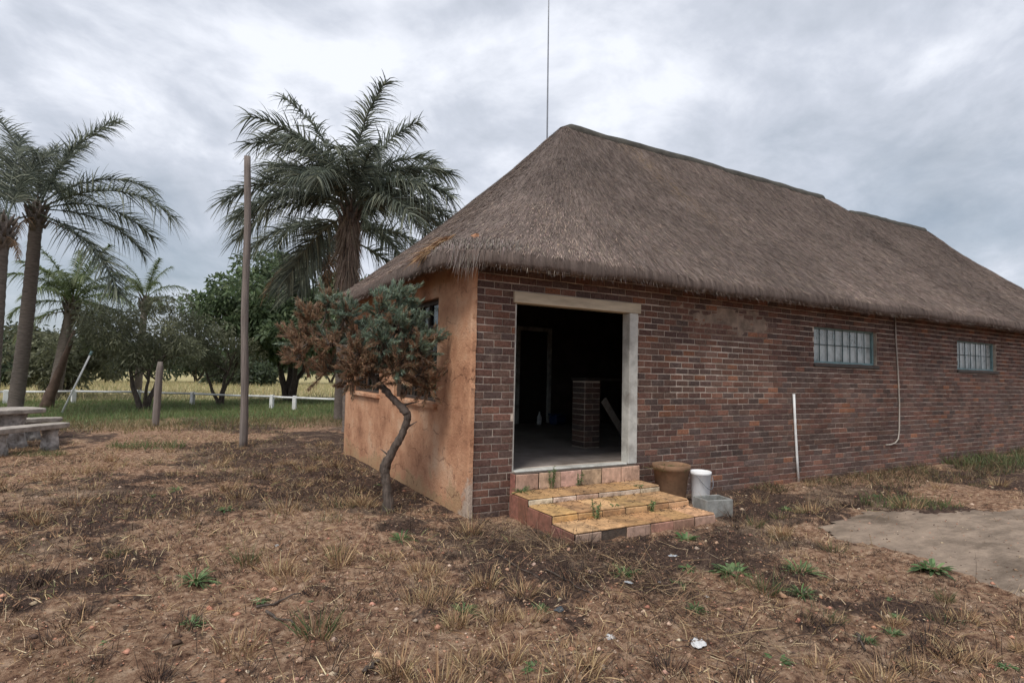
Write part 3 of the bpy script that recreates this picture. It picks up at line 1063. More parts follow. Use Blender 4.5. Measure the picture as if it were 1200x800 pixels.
# loose straw over the surface
nS = 190000
iu = np.concatenate([rng.uniform(0, 80+14+314, int(nS*0.9)), rng.uniform(408, NU, int(nS*0.1))])
vv = rng.uniform(0, 0.985, len(iu))
ep_ = EP[np.floor(iu).astype(int) % NU]
fanp = (ep_[:, 0] < RX0) | (ep_[:, 0] > RX1)
kp = ~fanp | (rng.uniform(0, 1, len(iu)) < np.maximum(1-vv, 0.12))
iu, vv = iu[kp], vv[kp]
P0 = roof_pt(iu, vv)
P1 = roof_pt(iu, np.clip(vv-0.02, -0.05, 1))
PS = roof_pt(iu+0.3, vv)
down = norm(P1-P0)
sd_ = norm(PS-P0)
nrm = norm(np.cross(sd_, -down))
nrm = np.where(nrm[:, 2:3] < 0, -nrm, nrm)
n = len(iu)
L = rng.uniform(0.04, 0.16, n)
d = norm(down + sd_*rng.normal(0, 0.14, (n, 1)) + nrm*rng.uniform(0.0, 0.16, (n, 1)))
V, F, k = strips(P0+nrm*0.002, d, L, rng.uniform(0.003, 0.008, n), nrm*0.02, side=norm(np.cross(d, nrm)+nrm*rng.normal(0, 0.3, (n, 1))))
patchy = 0.45+1.0*fbm(P0[:, 0]*0.7, P0[:, 1]*0.7+P0[:, 2]*0.7, 4, 91)
c = cjit([(0.152, 0.114, 0.097), (0.125, 0.093, 0.08), (0.185, 0.142, 0.12), (0.235, 0.183, 0.155), (0.08, 0.06, 0.051), (0.27, 0.205, 0.16)], n, 0.25)*(patchy*(0.85+0.55*(1-vv)**2))[:, None]
# repaired, yellower swathe near the ridge
rep_ = np.exp(-(((P0[:, 0]-4.7)-0.25*(5.7-P0[:, 2]))/0.3)**2)*sstep(3.8, 4.8, P0[:, 2])*(rng.uniform(0, 1, n) < 0.5)
c = c*(1-rep_[:, None]*0.7)+np.array((0.30, 0.21, 0.13))*rep_[:, None]*0.7
tag(link('loose_straw', np_mesh('loose_straw', V, F, STRAW, col=rep(c, k)), roof), kind='stuff')
# shaggy eave
nE = 15000
iu = rng.uniform(0, 80+14+314, nE)
P0 = roof_pt(iu, np.zeros(nE))
i0 = np.floor(iu).astype(int) % NU
inw = np.concatenate([inward[i0], np.zeros((nE, 1))], 1)
t = rng.uniform(0, 1, nE)
base = P0 + inw*(rng.uniform(-0.02, 0.10, nE)*t)[:, None] + np.array([0, 0, -1])*(0.02+0.16*t)[:, None]
sl = norm(-inw*0.9+np.array([0, 0, -1.0])+rng.normal(0, 0.11, (nE, 3)))
shag = 0.6+0.9*fbm(P0[:, 0]*1.3, P0[:, 1]*1.3, 3, 12)
L = rng.uniform(0.04, 0.10, nE)*shag
V, F, k = strips(base-sl*(L*0.5)[:, None], sl, L, rng.uniform(0.004, 0.009, nE), np.tile([0, 0, -0.25], (nE, 1)))
c = cjit([(0.185, 0.15, 0.132), (0.15, 0.118, 0.104), (0.23, 0.19, 0.167), (0.105, 0.083, 0.072), (0.26, 0.22, 0.19)], nE, 0.25)
tag(link('eave_fringe', np_mesh('eave_fringe', V, F, STRAW, col=rep(c, k)), roof), kind='stuff')
# torn corner: pale strands hanging at the front corner
nT = 900
iu = rng.normal(87, 4.0, nT)
P0 = roof_pt(iu, rng.uniform(0, 0.05, nT))
i0 = np.floor(iu).astype(int) % NU
inw = np.concatenate([inward[i0], np.zeros((nT, 1))], 1)
sl = norm(-inw*0.55+np.array([0, 0, -1.0])+rng.normal(0, 0.16, (nT, 3)))
L = rng.uniform(0.10, 0.34, nT)*np.exp(-((iu-87)/3.5)**2)+0.05
V, F, k = strips(P0+np.array([0, 0, 0.02])-sl*0.03, sl, L, rng.uniform(0.004, 0.010, nT), np.tile([0, 0, -0.3], (nT, 1)))
c = cjit([(0.22, 0.185, 0.165), (0.18, 0.15, 0.133), (0.29, 0.245, 0.215), (0.13, 0.105, 0.092)], nT, 0.2)
tag(link('torn_straw', np_mesh('torn_straw', V, F, STRAW, col=rep(c, k)), roof), kind='stuff')
nT = 500
iu = rng.normal(76.5, 1.3, nT)
P0 = roof_pt(iu, rng.uniform(0.0, 0.13, nT))
P1 = roof_pt(iu, np.full(nT, -0.1))
sl = norm(norm(P1-P0)+rng.normal(0, 0.2, (nT, 3))+np.array([-0.1, 0, 0.12]))
L = rng.uniform(0.12, 0.35, nT)
V, F, k = strips(P0+np.array([-0.01, 0, 0.02]), sl, L, rng.uniform(0.005, 0.011, nT), np.tile([0, 0, -0.2], (nT, 1)))
c = cjit([(0.34, 0.19, 0.09), (0.27, 0.16, 0.09), (0.20, 0.12, 0.08), (0.40, 0.26, 0.14)], nT, 0.2)
tag(link('torn_straw', np_mesh('torn_straw', V, F, STRAW, col=rep(c, k)), roof), kind='stuff')
# ridge capping
RIDGE = mat_simple('ridge_cap', (0.065, 0.06, 0.05), var=0.4, scale=5, bump=0.6, bscale=25)
for (a, b) in ((RX0-0.12, 11.3), (12.3, RX1+0.1)):
    xs = np.linspace(a, b, 40)
    mb = MB()
    zc_ = np.array([roof_pt(np.array([94+300*(max(min(q, RX1), RX0)-x0-RC)/(x1-x0-2*RC)]), np.array([1.0]))[0][2] for q in xs])
    mb.tube(np.stack([xs, 0*xs+RY, zc_-0.11+0.02*(vnoise(xs*2, xs*0, 8)-0.5)], -1), [0.05]+[0.15]*38+[0.06], k=14)
    mb.build('ridge_cap', RIDGE, roof, smooth=True)

# ------------------------------------------------------------------ steps
TILE_T = mat_tint('tile_tread', rough=0.7, spec=0.25, var=0.3, scale=14.0, bump=0.2, dirt=0.75)
TILE_R = mat_tint('tile_riser', rough=0.7, spec=0.25, var=0.3, scale=14.0, bump=0.2, dirt=0.6)
STEPCORE = mat_simple('step_core', (0.10, 0.075, 0.06), var=0.4, scale=12, bump=0.5)
steps = thing('doorstep', (1.38, -0.7, 0), 'worn doorstep of three tiled steps leading up to the open doorway', 'steps')
SX0, SX1 = 0.44, 2.34


def tiles(par, mk, n, pal, mat, j=0.004):
    pass


levels = [(0.475, -0.11, 0.27, 0.0), (0.27, -0.50, 0.20, -0.11), (0.20, -0.97, 0.12, -0.50), (0.12, -1.36, -0.06, -0.97)]
OCH = [(0.52, 0.31, 0.145), (0.47, 0.275, 0.13), (0.56, 0.35, 0.18), (0.43, 0.255, 0.13)]
PNK = [(0.37, 0.205, 0.155), (0.42, 0.255, 0.195), (0.32, 0.175, 0.135), (0.45, 0.29, 0.225)]
PALE = [(0.60, 0.48, 0.36), (0.56, 0.41, 0.29), (0.62, 0.52, 0.42)]
RED = [(0.27, 0.11, 0.08), (0.24, 0.105, 0.08), (0.30, 0.13, 0.095)]
for li, (zt, yf, zb, yb) in enumerate(levels):
    xa, xb = (SX0+0.06, SX1+0.02) if li == 0 else (SX0, SX1)
    bot = -0.12
    core = MB().box(((xa+xb)/2, (yf+yb)/2+0.006, (zt+bot)/2-0.006), (xb-xa-0.024, yb-yf-0.004, zt-bot-0.012)).build('step', STEPCORE, steps)
    nt_ = 6
    w = (xb-xa)/nt_
    for i in range(nt_):
        cx = xa+w*(i+0.5)
        # tread
        if li > 0:
            c = cjit(OCH, 1, 0.12)[0]
            mb = MB().box((cx, (yf+yb)/2-0.006, zt-0.004), (w-0.008, yb-yf-0.010, 0.02), bev=0.006, tilt=(rng.uniform(-.008, .008), rng.uniform(-.008, .008)), jit=0.0015)
            mb.build('tile', TILE_T, core, col=np.tile(c, (len(mb.v), 1)))
        # riser
        if li == 3 and i == 1:
            continue
        c = cjit({0: [(0.50, 0.33, 0.245), (0.46, 0.30, 0.225), (0.53, 0.36, 0.275)], 1: PALE, 2: OCH, 3: PNK}[li], 1, 0.14)[0]
        hz = zt-zb-0.016
        mb = MB().box((cx+rng.uniform(-.003, .003), yf-0.007, zb+hz/2), (w-0.010, 0.016, hz), bev=0.005, tilt=(rng.uniform(-.03, .03), rng.uniform(-.012, .012)), jit=0.0015)
        mb.build('tile', TILE_R, core, col=np.tile(c, (len(mb.v), 1)))
    if li == 0:
        for i in range(nt_):
            pass
    # side tiles, both ends
    for sx_, pal in ((xa-0.006, RED), (xb+0.006, PNK)):
        m_ = max(1, int(round((yb-yf)/0.24)))
        for i in range(m_):
            ww = (yb-yf)/m_
            c = cjit(pal, 1, 0.15)[0]
            mb = MB().box((sx_, yf+ww*(i+0.5), (zt-0.014-0.10)/2), (0.016, ww-0.009, zt-0.014+0.10), bev=0.004, tilt=(0, rng.uniform(-.015, .015)), jit=0.001)
            mb.build('tile', TILE_R, core, col=np.tile(c, (len(mb.v), 1)))

# ------------------------------------------------------------------ things inside the doorway
def brick_pillar():
    loc = (2.78, 1.62, 0.475)
    t_ = thing('brick_pillar', loc, 'short brick pillar carrying a bar counter inside the dark doorway', 'pillar')
    MB().box((2.78, 1.62, 1.0), (0.29, 0.33, 1.05)).build('core', MORTAR, t_)
    zz4 = 0.49
    r_ = 0
    while zz4 < 1.5:
        for sy_, ya in ((-1, 1.62-0.165), ):
            for bx, bl in (((2.705, 0.135), (2.855, 0.135)) if r_ % 2 else ((2.78, 0.29),)):
                c = np.array(PALETTE[rng.choice(12, p=PW)])*np.array([0.8, 0.95, 1.0])
                mb = MB().box((bx, ya-0.004, zz4+0.037), (bl, 0.02, 0.072), bev=0.004)
                mb.build('brick', BRICK, t_, col=np.tile(c, (len(mb.v), 1)))
        for bx in (2.78-0.147, 2.78+0.147):
            c = np.array(PALETTE[rng.choice(12, p=PW)])*np.array([0.8, 0.95, 1.0])
            mb = MB().box((bx, 1.62, zz4+0.037), (0.02, 0.31, 0.072), bev=0.004)
            mb.build('brick', BRICK, t_, col=np.tile(c, (len(mb.v), 1)))
        zz4 += CH
        r_ += 1
    MB().box((3.0, 1.66, 1.555), (0.7, 0.42, 0.045), bev=0.008).build('counter_top', DARKFRAME, t_)
    return t_


brick_pillar()
BOARD = mat_simple('old_board', (0.27, 0.235, 0.20), var=0.3, scale=6, stretch=(1, 1, 4))
bo = MB().box((0, 0, 0), (0.11, 0.03, 1.0), bev=0.004)
o = link('board', bo.mesh('board', BOARD), None, (3.28, 1.45, 0.86), (0.12, -0.72, 0.0))
tag(o, 'pale loose board leaning from the brick pillar to the floor indoors', 'board')
idf = MB()
idf.box((3.74, 5.52, 1.55), (0.09, 0.09, 2.14), bev=0.004).box((4.60, 5.52, 1.55), (0.09, 0.09, 2.14), bev=0.004).box((4.17, 5.52, 2.665), (0.95, 0.09, 0.09), bev=0.004)
t_ = idf.build('inner_door_frame', JAMB, house)
MB().box((4.17, 5.55, 1.55), (0.76, 0.04, 2.1), bev=0.004).build('inner_door', DARKFRAME, t_)
bt = MB().lathe([(0.0, 0), (0.05, 0.0), (0.055, 0.03), (0.055, 0.17), (0.03, 0.22), (0.018, 0.25), (0.018, 0.30), (0.0, 0.30)], k=16)
tag(link('bottle', bt.mesh('bottle', PLASTIC, smooth=True), None, (4.17, 5.22, 0.475)), 'white plastic bottle standing on the floor far inside the doorway', 'bottle')
BLUE = mat_simple('blue_plastic', (0.03, 0.06, 0.16), rough=0.45, var=0.2)
bb = MB().box((0, 0, 0.11), (0.34, 0.24, 0.22), bev=0.03).box((0, 0, 0.23), (0.37, 0.27, 0.03), bev=0.01)
tag(link('crate', bb.mesh('crate', BLUE), None, (4.62, 5.15, 0.475), (0, 0, 0.2)), 'small dark blue plastic box on the floor indoors', 'box')

# ------------------------------------------------------------------ fittings on the front wall
mb = MB().tube([(5.69, -0.028, 1.39), (5.72, -0.028, 0.9), (5.76, -0.028, 0.4), (5.80, -0.03, -0.08)], 0.019, k=10)
pv = mb.build('drain_pipe', WHITEP, None, (5.80, -0.03, 0), smooth=True)
tag(pv, 'thin white plastic pipe standing upright against the brick wall', 'pipe')
CABLE = mat_simple('cable_sheath', (0.36, 0.32, 0.28), rough=0.6, var=0.2)
pth = [(8.75, -0.016, 2.95), (8.77, -0.016, 2.4), (8.83, -0.016, 1.8), (8.86, -0.016, 1.2), (8.84, -0.016, 0.72), (8.80, -0.016, 0.56), (8.70, -0.016, 0.49), (8.55, -0.016, 0.465), (8.38, -0.014, 0.465)]
tag(MB().tube(pth, 0.013, k=8).build('cable', CABLE, None, (8.8, -0.016, 0.5), smooth=True), 'thin grey cable running down the brick wall and hooking sideways', 'cable')

# ------------------------------------------------------------------ pot, bucket, trough
POT = mat_simple('clay_pot', (0.23, 0.135, 0.08), var=0.35, scale=5, bump=0.3, bscale=30, dirt=0.5)
SOILM = mat_simple('pot_soil', (0.05, 0.035, 0.028), var=0.4, scale=20, bump=0.6)
pt = thing('plant_pot', (2.66, -0.38, g1(2.66, -0.38)-0.02), 'big brown clay plant pot with dried weeds beside the doorstep', 'plant pot')
gz_ = pt.location.z
MB().lathe([(0.0, 0.0), (0.16, 0.0), (0.17, 0.05), (0.222, 0.46), (0.238, 0.47), (0.242, 0.53), (0.225, 0.535), (0.21, 0.49), (0.20, 0.45)], (2.66, -0.38, gz_), k=28, wob=0.008).build('body', POT, pt, smooth=True)
MB().lathe([(0.21, 0.47), (0.15, 0.48), (0.0, 0.49)], (2.66, -0.38, gz_), k=20, wob=0.01).build('soil', SOILM, pt, smooth=True)
n = 240
bs_ = np.stack([rng.normal(0, 0.09, n)-0.04, rng.normal(0, 0.08, n), np.full(n, 0.47)], 1)
d = norm(np.stack([rng.normal(-0.3, 0.6, n), rng.normal(0, 0.5, n), rng.uniform(0.25, 1, n)], 1))
V, F, k = strips(bs_, d, rng.uniform(0.06, 0.18, n), rng.uniform(0.004, 0.009, n), np.tile([0, 0, -0.45], (n, 1)), seg=3)
c = cjit([(0.22, 0.19, 0.08), (0.14, 0.16, 0.06), (0.32, 0.24, 0.12)], n)
link('weeds', np_mesh('weeds', V, F, LEAF, col=rep(c, k)), pt)

bk = thing('bucket', (2.93, -0.62, g1(2.93, -0.62)-0.02), 'white plastic bucket standing between the clay pot and the grey trough', 'bucket')
q = bk.location
MB().lathe([(0.0, 0.02), (0.102, 0.0), (0.106, 0.02), (0.126, 0.40), (0.134, 0.405), (0.135, 0.44), (0.126, 0.445), (0.12, 0.41), (0.10, 0.03), (0, 0.03)], tuple(q), k=28).build('body', PLASTIC, bk, smooth=True)
bk_h = [(q[0]+0.135*math.cos(a), q[1]+0.135*math.sin(a)-0.03*abs(math.sin(a)), q[2]+0.41-0.17*math.sin((a-3.5)/(5.9-3.5)*PI)) for a in np.linspace(3.5, 5.9, 14)]
MB().tube(bk_h, 0.004, k=6).build('handle', METAL, bk, smooth=True)

tr = thing('trough', (2.66, -1.05, g1(2.66, -1.05)-0.02), 'stained grey concrete trough lying at the foot of the steps', 'trough')
q = np.array(tr.location)
mb = MB()
W_, D_, H_, T_ = 0.36, 0.26, 0.22, 0.022
for (cx, cy, sx2, sy2) in ((0, -D_/2, W_, T_), (0, D_/2, W_, T_), (-W_/2+T_/2, 0, T_, D_-T_), (W_/2-T_/2, 0, T_, D_-T_)):
    cs, sn = math.cos(-0.22), math.sin(-0.22)
    mb.box((q[0]+cx*cs-cy*sn, q[1]+cx*sn+cy*cs, q[2]+H_/2), (sx2, sy2, H_), rz=-0.22, bev=0.006, jit=0.002)
TROUGH = mat_simple('fibre_cement', (0.26, 0.26, 0.245), var=0.3, scale=7, bump=0.3, dirt=0.7)
mb.build('wall', TROUGH, tr)
MB().box((q[0], q[1], q[2]+0.03), (W_-0.05, D_-0.04, 0.05), rz=-0.22).build('base', TROUGH, tr)

# ------------------------------------------------------------------ mast, poles, fence, bench
tag(MB().tube([(5.72, 7.5, -0.1), (5.69, 7.5, 8.0), (5.66, 7.5, 11.5), (5.63, 7.5, 14.5)], [0.04, 0.024, 0.018, 0.012], k=8).build('lightning_mast', METAL, None, (5.72, 7.5, 0), smooth=True),
    'thin grey metal mast rising behind the thatched roof', 'mast')

pz = g1(-1.75, 7.32)
zs = np.linspace(-0.1, 6.1, 26)
path = np.stack([-1.75-0.030*zs+0.012*np.sin(zs*1.7), 7.32-0.01*zs+0.01*np.sin(zs*2.3+1), pz+zs], -1)
tag(MB().tube(path, np.linspace(0.080, 0.066, 26)*(1+0.03*np.sin(zs*5)), k=14, jit=0.03).build('utility_pole', WOODPOLE, None, (-1.75, 7.32, pz), smooth=True),
    'tall bare grey wooden pole standing alone in the yard', 'pole')

pz = g1(-3.53, 12.6)
zs = np.linspace(-0.1, 1.75, 12)
path = np.stack([-3.53+0.02*zs, 12.6+0*zs, pz+zs], -1)
rr = 0.68*np.array([0.16, 0.135, 0.13, 0.13, 0.135, 0.13, 0.14, 0.135, 0.13, 0.135, 0.125, 0.09])
tag(MB().tube(path, rr, k=12, jit=0.06).build('post', WOODPOLE, None, (-3.53, 12.6, pz), smooth=True),
    'short thick weathered stump post in front of the feathery bush', 'post')
pz = g1(-6.34, 17.4)
lp = thing('leaning_pole', (-6.34, 17.4, pz), 'thin white pole leaning over in the grass near the palms', 'pole')
MB().tube([(-6.34, 17.4, pz-0.1), (-5.62, 17.2, pz+1.95)], [0.033, 0.028], k=8).build('shaft', WHITEP, lp, smooth=True)
MB().tube([(-5.63, 17.2, pz+1.92), (-5.585, 17.19, pz+2.04)], [0.045, 0.042], k=8).build('cap', TEAL, lp, smooth=True)

fence = thing('paddock_fence', (-4.6, 22.4, 0), 'low white single-rail fence along the grass', 'fence')
fp = [(-13.5, 24.4), (-9.1, 24.0), (-6.87, 23.6), (-4.6, 23.0), (-2.6, 22.4), (0.2, 19.3), (0.95, 18.5), (2.9, 16.2), (4.6, 14.3)]
for i, (a, b) in enumerate(fp):
    zf = g1(a, b)
    MB().box((a, b, zf+0.22), (0.16, 0.14, 0.64), bev=0.012, rz=0.2*i, jit=0.004).build('post', WHITEP, fence)
    if i:
        a0, b0 = fp[i-1]
        z0_ = g1(a0, b0)
        MB().tube([(a0, b0, z0_+0.47), ((a+a0)/2, (b+b0)/2, (zf+z0_)/2+0.455), (a, b, zf+0.47)], 0.042, k=8).build('rail', WHITEP, fence, smooth=True)


def concrete_seat(name, label, cat, cx, cy, rz, ln, wd, hz, legs):
    z0_ = g1(cx, cy)
    t_ = thing(name, (cx, cy, z0_), label, cat, None)
    cs, sn = math.cos(rz), math.sin(rz)
    # top slab with rounded ends
    mb = MB()
    m_ = 24
    ring = []
    for k_ in range(m_):
        th = 2*PI*k_/m_
        ex = abs(math.cos(th))**0.45*math.copysign(1, math.cos(th))*ln/2
        ey = abs(math.sin(th))**0.45*math.copysign(1, math.sin(th))*wd/2
        ring.append((cx+ex*cs-ey*sn+rng.uniform(-.006, .006), cy+ex*sn+ey*cs+rng.uniform(-.006, .006)))
    for zq, s_ in ((hz-0.085, 0.98), (hz-0.07, 1), (hz-0.012, 1), (hz, 0.985)):
        for (px, py) in ring:
            mb.v.append((cx+(px-cx)*s_, cy+(py-cy)*s_, z0_+zq))
    for r_ in range(3):
        for k_ in range(m_):
            k2 = (k_+1) % m_
            mb.f.append([r_*m_+k_, r_*m_+k2, (r_+1)*m_+k2, (r_+1)*m_+k_])
    mb.f.append(list(range(m_))[::-1])
    mb.f.append([3*m_+k_ for k_ in range(m_)])
    mb.build('table_top' if cat == 'table' else 'seat', CONCRETE, t_)
    for lx in legs:
        px, py = cx+lx*cs, cy+lx*sn
        MB().tube([(px, py, z0_-0.06), (px, py, z0_+0.12), (px, py, z0_+hz*0.55), (px, py, z0_+hz-0.08)], [wd*0.36, wd*0.33, wd*0.28, wd*0.34], k=14, jit=0.07).build('leg', STONEW, t_, smooth=True)
    return t_


concrete_seat('bench', 'low concrete bench on two rough pedestals, in front of the concrete table', 'bench', -5.35, 7.35, 0.95, 1.75, 0.42, 0.46, (-0.42, 0.58))
concrete_seat('bench', 'low concrete bench on the far side of the concrete table', 'bench', -6.3, 9.6, 0.35, 2.4, 0.42, 0.47, (-0.7, 0.7))
concrete_seat('garden_table', 'concrete garden table with a thick slab top between two benches', 'table', -6.25, 8.35, 0.6, 2.1, 1.0, 0.74, (-0.55, 0.5))


# ------------------------------------------------------------------ palms
GREEN_P = [(0.13, 0.152, 0.115), (0.105, 0.125, 0.098), (0.17, 0.19, 0.14), (0.25, 0.265, 0.195), (0.075, 0.09, 0.076)]
LIGHT_P = [(0.16, 0.20, 0.085), (0.125, 0.165, 0.075), (0.20, 0.235, 0.11), (0.10, 0.13, 0.065)]
DEAD_P = [(0.22, 0.13, 0.07), (0.16, 0.10, 0.06), (0.28, 0.18, 0.10), (0.12, 0.08, 0.055)]


def frond_mesh(name, Lf, elev, curl, nl, leafl, pal, droop, seed):
    """frond in its local frame: grows along +x, bends down"""
    rs = np.random.default_rng(seed)
    ts = np.linspace(0, 1, 18)
    ang = elev-curl*ts**1.35
    dxs, dzs = np.cos(ang), np.sin(ang)
    st = Lf/17
    px = np.concatenate([[0], np.cumsum((dxs[:-1]+dxs[1:])/2*st)])
    pz_ = np.concatenate([[0], np.cumsum((dzs[:-1]+dzs[1:])/2*st)])
    py = rs.uniform(-0.10, 0.10)*Lf*ts**2
    path = np.stack([px, py, pz_], -1)
    mb = MB()
    mb.tube(path, np.linspace(0.034, 0.007, 18), k=5)
    Vr = np.array(mb.v)
    Fr = [f for f in mb.f if len(f) == 4]
    tl = np.repeat(np.linspace(0.16, 0.995, nl), 2)+rs.normal(0, 0.004, nl*2)
    tl = np.clip(tl, 0.1, 1)
    sg = np.tile([1.0, -1.0], nl)
    base = np.stack([np.interp(tl, ts, path[:, k]) for k in range(3)], -1)
    an = np.interp(tl, ts, ang)
    fwd = np.stack([np.cos(an), 0*an, np.sin(an)], -1)
    upv = np.stack([-np.sin(an), 0*an, np.cos(an)], -1)
    sidev = np.tile([0, 1.0, 0], (2*nl, 1))*sg[:, None]
    a = 0.5+0.45*tl
    d = norm(sidev*np.cos(a)[:, None]+fwd*np.sin(a)[:, None]+upv*rs.normal(0.22, 0.38, (2*nl, 1)))
    L = leafl*(0.45+0.55*np.sin(np.clip((tl-0.05)/0.95, 0, 1)**0.8*PI*0.86+0.25))*rs.uniform(0.8, 1.15, 2*nl)
    bend = np.zeros((2*nl, 3))
    bend[:, 2] = -droop*rs.uniform(0.6, 1.4, 2*nl)
    sd2 = norm(np.cross(d, upv+rs.normal(0, 0.5, (2*nl, 3))))
    V, F, k = strips(base, d, L, rs.uniform(0.030, 0.052, 2*nl), bend, side=sd2, seg=3, taper=0.9)
    c = np.array(pal)[rs.integers(0, len(pal), 2*nl)]*rs.uniform(0.75, 1.3, (2*nl, 1))
    cr = np.tile(np.array(pal[0])*1.3+0.02, (len(Vr), 1))
    Vall = np.concatenate([Vr, V])
    Fall = np.concatenate([np.array(Fr), F+len(Vr)])
    return np_mesh(name, Vall, Fall, LEAF, col=np.concatenate([cr, rep(c, k)]))


def frond_set(Lf, leafl, pal, droop, nl, seed):
    nl = int(nl*1.75)
    out = []
    for i, (e, cu) in enumerate(((1.35, 0.75), (1.12, 1.25), (0.85, 1.3), (0.55, 1.35), (0.2, 1.2), (-0.3, 1.0), (1.25, 1.7), (0.75, 1.7))):
        out.append(frond_mesh('frond', Lf*(1-0.04*(i % 3)), e, cu, nl, leafl, pal, droop, seed+i))
    return out


def trunk_tube(base, top, r0, r1, n=30, k=14, bow=0.0, ring=0.03):
    base, top = np.array(base, float), np.array(top, float)
    t = np.linspace(0, 1, n)
    p = base+(top-base)*t[:, None]
    p[:, 0] += bow*np.sin(t*PI)
    r = r0+(r1-r0)*t
    r = r*(1+ring*np.array([(i % 2)*2-1 for i in range(n)]))
    r[0] *= 1.35
    r[1] *= 1.15
    return MB().tube(p, r, k=k, jit=0.02)


def palm(label, base, top, r0, r1, fronds, azel, dead=(), beard=False, bow=0.0, droopset=None, scale=1.0, pal_dead=None, group=None):
    bx, by = base
    bz = g1(bx, by)
    t_ = thing('palm_tree', (bx, by, bz), label, 'palm tree', group)
    trunk_tube((bx, by, bz-0.15), top, r0, r1, n=46, bow=bow).build('trunk', PALMBARK, t_, smooth=True)
    tp = np.array(top, float)
    # crown heart: old leaf bases packed round the top of the trunk
    mb = MB()
    mb.tube([tp-np.array([0, 0, 0.75]), tp-np.array([0, 0, 0.35]), tp, tp+np.array([0, 0, 0.35])], [r1*1.0, r1*1.25, r1*1.1, r1*0.4], k=10, jit=0.12)
    for i in range(26):
        a = i*2.399
        zq = -0.6+0.8*i/26
        q = tp+np.array([math.cos(a)*r1*1.2, math.sin(a)*r1*1.2, zq])
        mb.tube([q, q+np.array([math.cos(a)*0.16, math.sin(a)*0.16, 0.32])], [0.05, 0.02], k=5)
    crown = mb.build('crown', PALMBARK, t_, smooth=True)
    loc0 = tp-np.array([bx, by, bz])
    for i, (az, vi, s) in enumerate(azel):
        dz = 0.25 if vi < 3 else (0.05 if vi < 5 else -0.15)
        link('frond', fronds[vi % len(fronds)], crown, tuple(loc0+np.array([0.1*math.cos(az), 0.1*math.sin(az), dz])), (rng.uniform(-0.25, 0.25), 0, az), (s*scale,)*3)
    for (az, s) in dead:
        o_ = link('frond', pal_dead, crown, tuple(loc0+np.array([0.12*math.cos(az), 0.12*math.sin(az), -0.3])), (rng.uniform(-0.2, 0.2), 0, az), (s*scale,)*3)
        o_['label'] = 'dry brown frond'
    if beard:
        n = 1600
        a = rng.uniform(0, 2*PI, n)
        zq = rng.uniform(-1.9, -0.25, n)
        rr_ = r1*1.05+0.03
        bs_ = loc0+np.stack([np.cos(a)*rr_, np.sin(a)*rr_, zq], -1)
        d = norm(np.stack([np.cos(a)*0.32, np.sin(a)*0.32, -1+0*a], -1)+rng.normal(0, 0.12, (n, 3)))
        V, F, k = strips(bs_, d, rng.uniform(0.2, 0.6, n), rng.uniform(0.015, 0.03, n), np.tile([0, 0, -0.1], (n, 1)))
        c = cjit([(0.36, 0.28, 0.215), (0.29, 0.225, 0.175), (0.43, 0.34, 0.26), (0.21, 0.16, 0.125)], n)
        b_ = link('dead_skirt', np_mesh('dead_skirt', V, F, STRAW, col=rep(c, k)), crown)
        tag(b_, 'shaggy skirt of dry leaf stubs', kind='stuff')
    return t_


FS_BIG = frond_set(3.3, 0.95, GREEN_P, 0.5, 62, 100)
FS_LEFT = frond_set(4.6, 1.15, GREEN_P, 0.42, 66, 200)
FS_LIGHT = frond_set(2.9, 0.62, LIGHT_P, 0.75, 48, 300)
DEADF = frond_mesh('frond', 3.0, -0.2, 1.0, 44, 0.45, DEAD_P, 0.8, 400)
# azimuths: the picture's right is world azimuth about -29 deg, towards the camera about -119 deg
AZR = -YAW


def fan(n, seed, k0=0.0, lo=0, hi=6):
    rs = np.random.default_rng(seed)
    return [(k0+i*2.39996+rs.normal(0, 0.12), int(lo+(hi-lo)*i/n), rs.uniform(0.88, 1.08)) for i in range(n)]


palm('tall palm with a shaggy dry skirt right behind the thatched house', (1.0, 9.5), (0.76, 9.5, 5.95), 0.22, 0.15, FS_BIG,
     [(AZR+PI-0.15, 0, 1.0), (AZR+0.1, 0, 1.0), (AZR+PI+0.5, 1, 1.05), (AZR-0.6, 0, 1.0), (AZR+PI-0.3, 2, 1.05), (AZR+PI+0.2, 3, 1.05), (AZR+0.15, 2, 1.0), (AZR+0.6, 3, 1.05),
      (AZR+PI, 4, 1.05), (AZR+PI+0.9, 6, 0.9), (AZR-PI/2+0.3, 6, 0.85), (AZR-PI/2-0.4, 7, 0.85), (AZR+PI/2, 1, 1.0), (AZR+PI/2+0.7, 2, 1.0), (AZR+PI/2-0.6, 3, 1.0), (AZR+0.05, 4, 1.0), (AZR-0.5, 7, 0.95), (AZR+PI-0.6, 5, 0.95), (AZR+0.3, 1, 0.95), (AZR-PI/2, 3, 0.8), (AZR+PI+0.35, 6, 1.0), (AZR-PI/2+0.1, 2, 0.75), (AZR-PI/2+0.8, 4, 0.9), (AZR-PI/2-0.9, 4, 0.9), (AZR+PI-0.1, 1, 1.0), (AZR+PI+0.6, 4, 1.0), (AZR+0.4, 6, 0.95), (AZR-0.3, 3, 1.0)],
     beard=True, pal_dead=DEADF, scale=0.95)
palm('slender palm with drooping crown growing behind the shaggy-skirted palm', (1.66, 13.7), (1.62, 13.7, 6.2), 0.20, 0.15, FS_BIG,
     fan(15, 5, 0.4, 1, 6), dead=((AZR+PI+0.1, 1.0), (AZR+PI-0.9, 0.9), (AZR-PI/2, 0.9)), pal_dead=DEADF, scale=1.1)
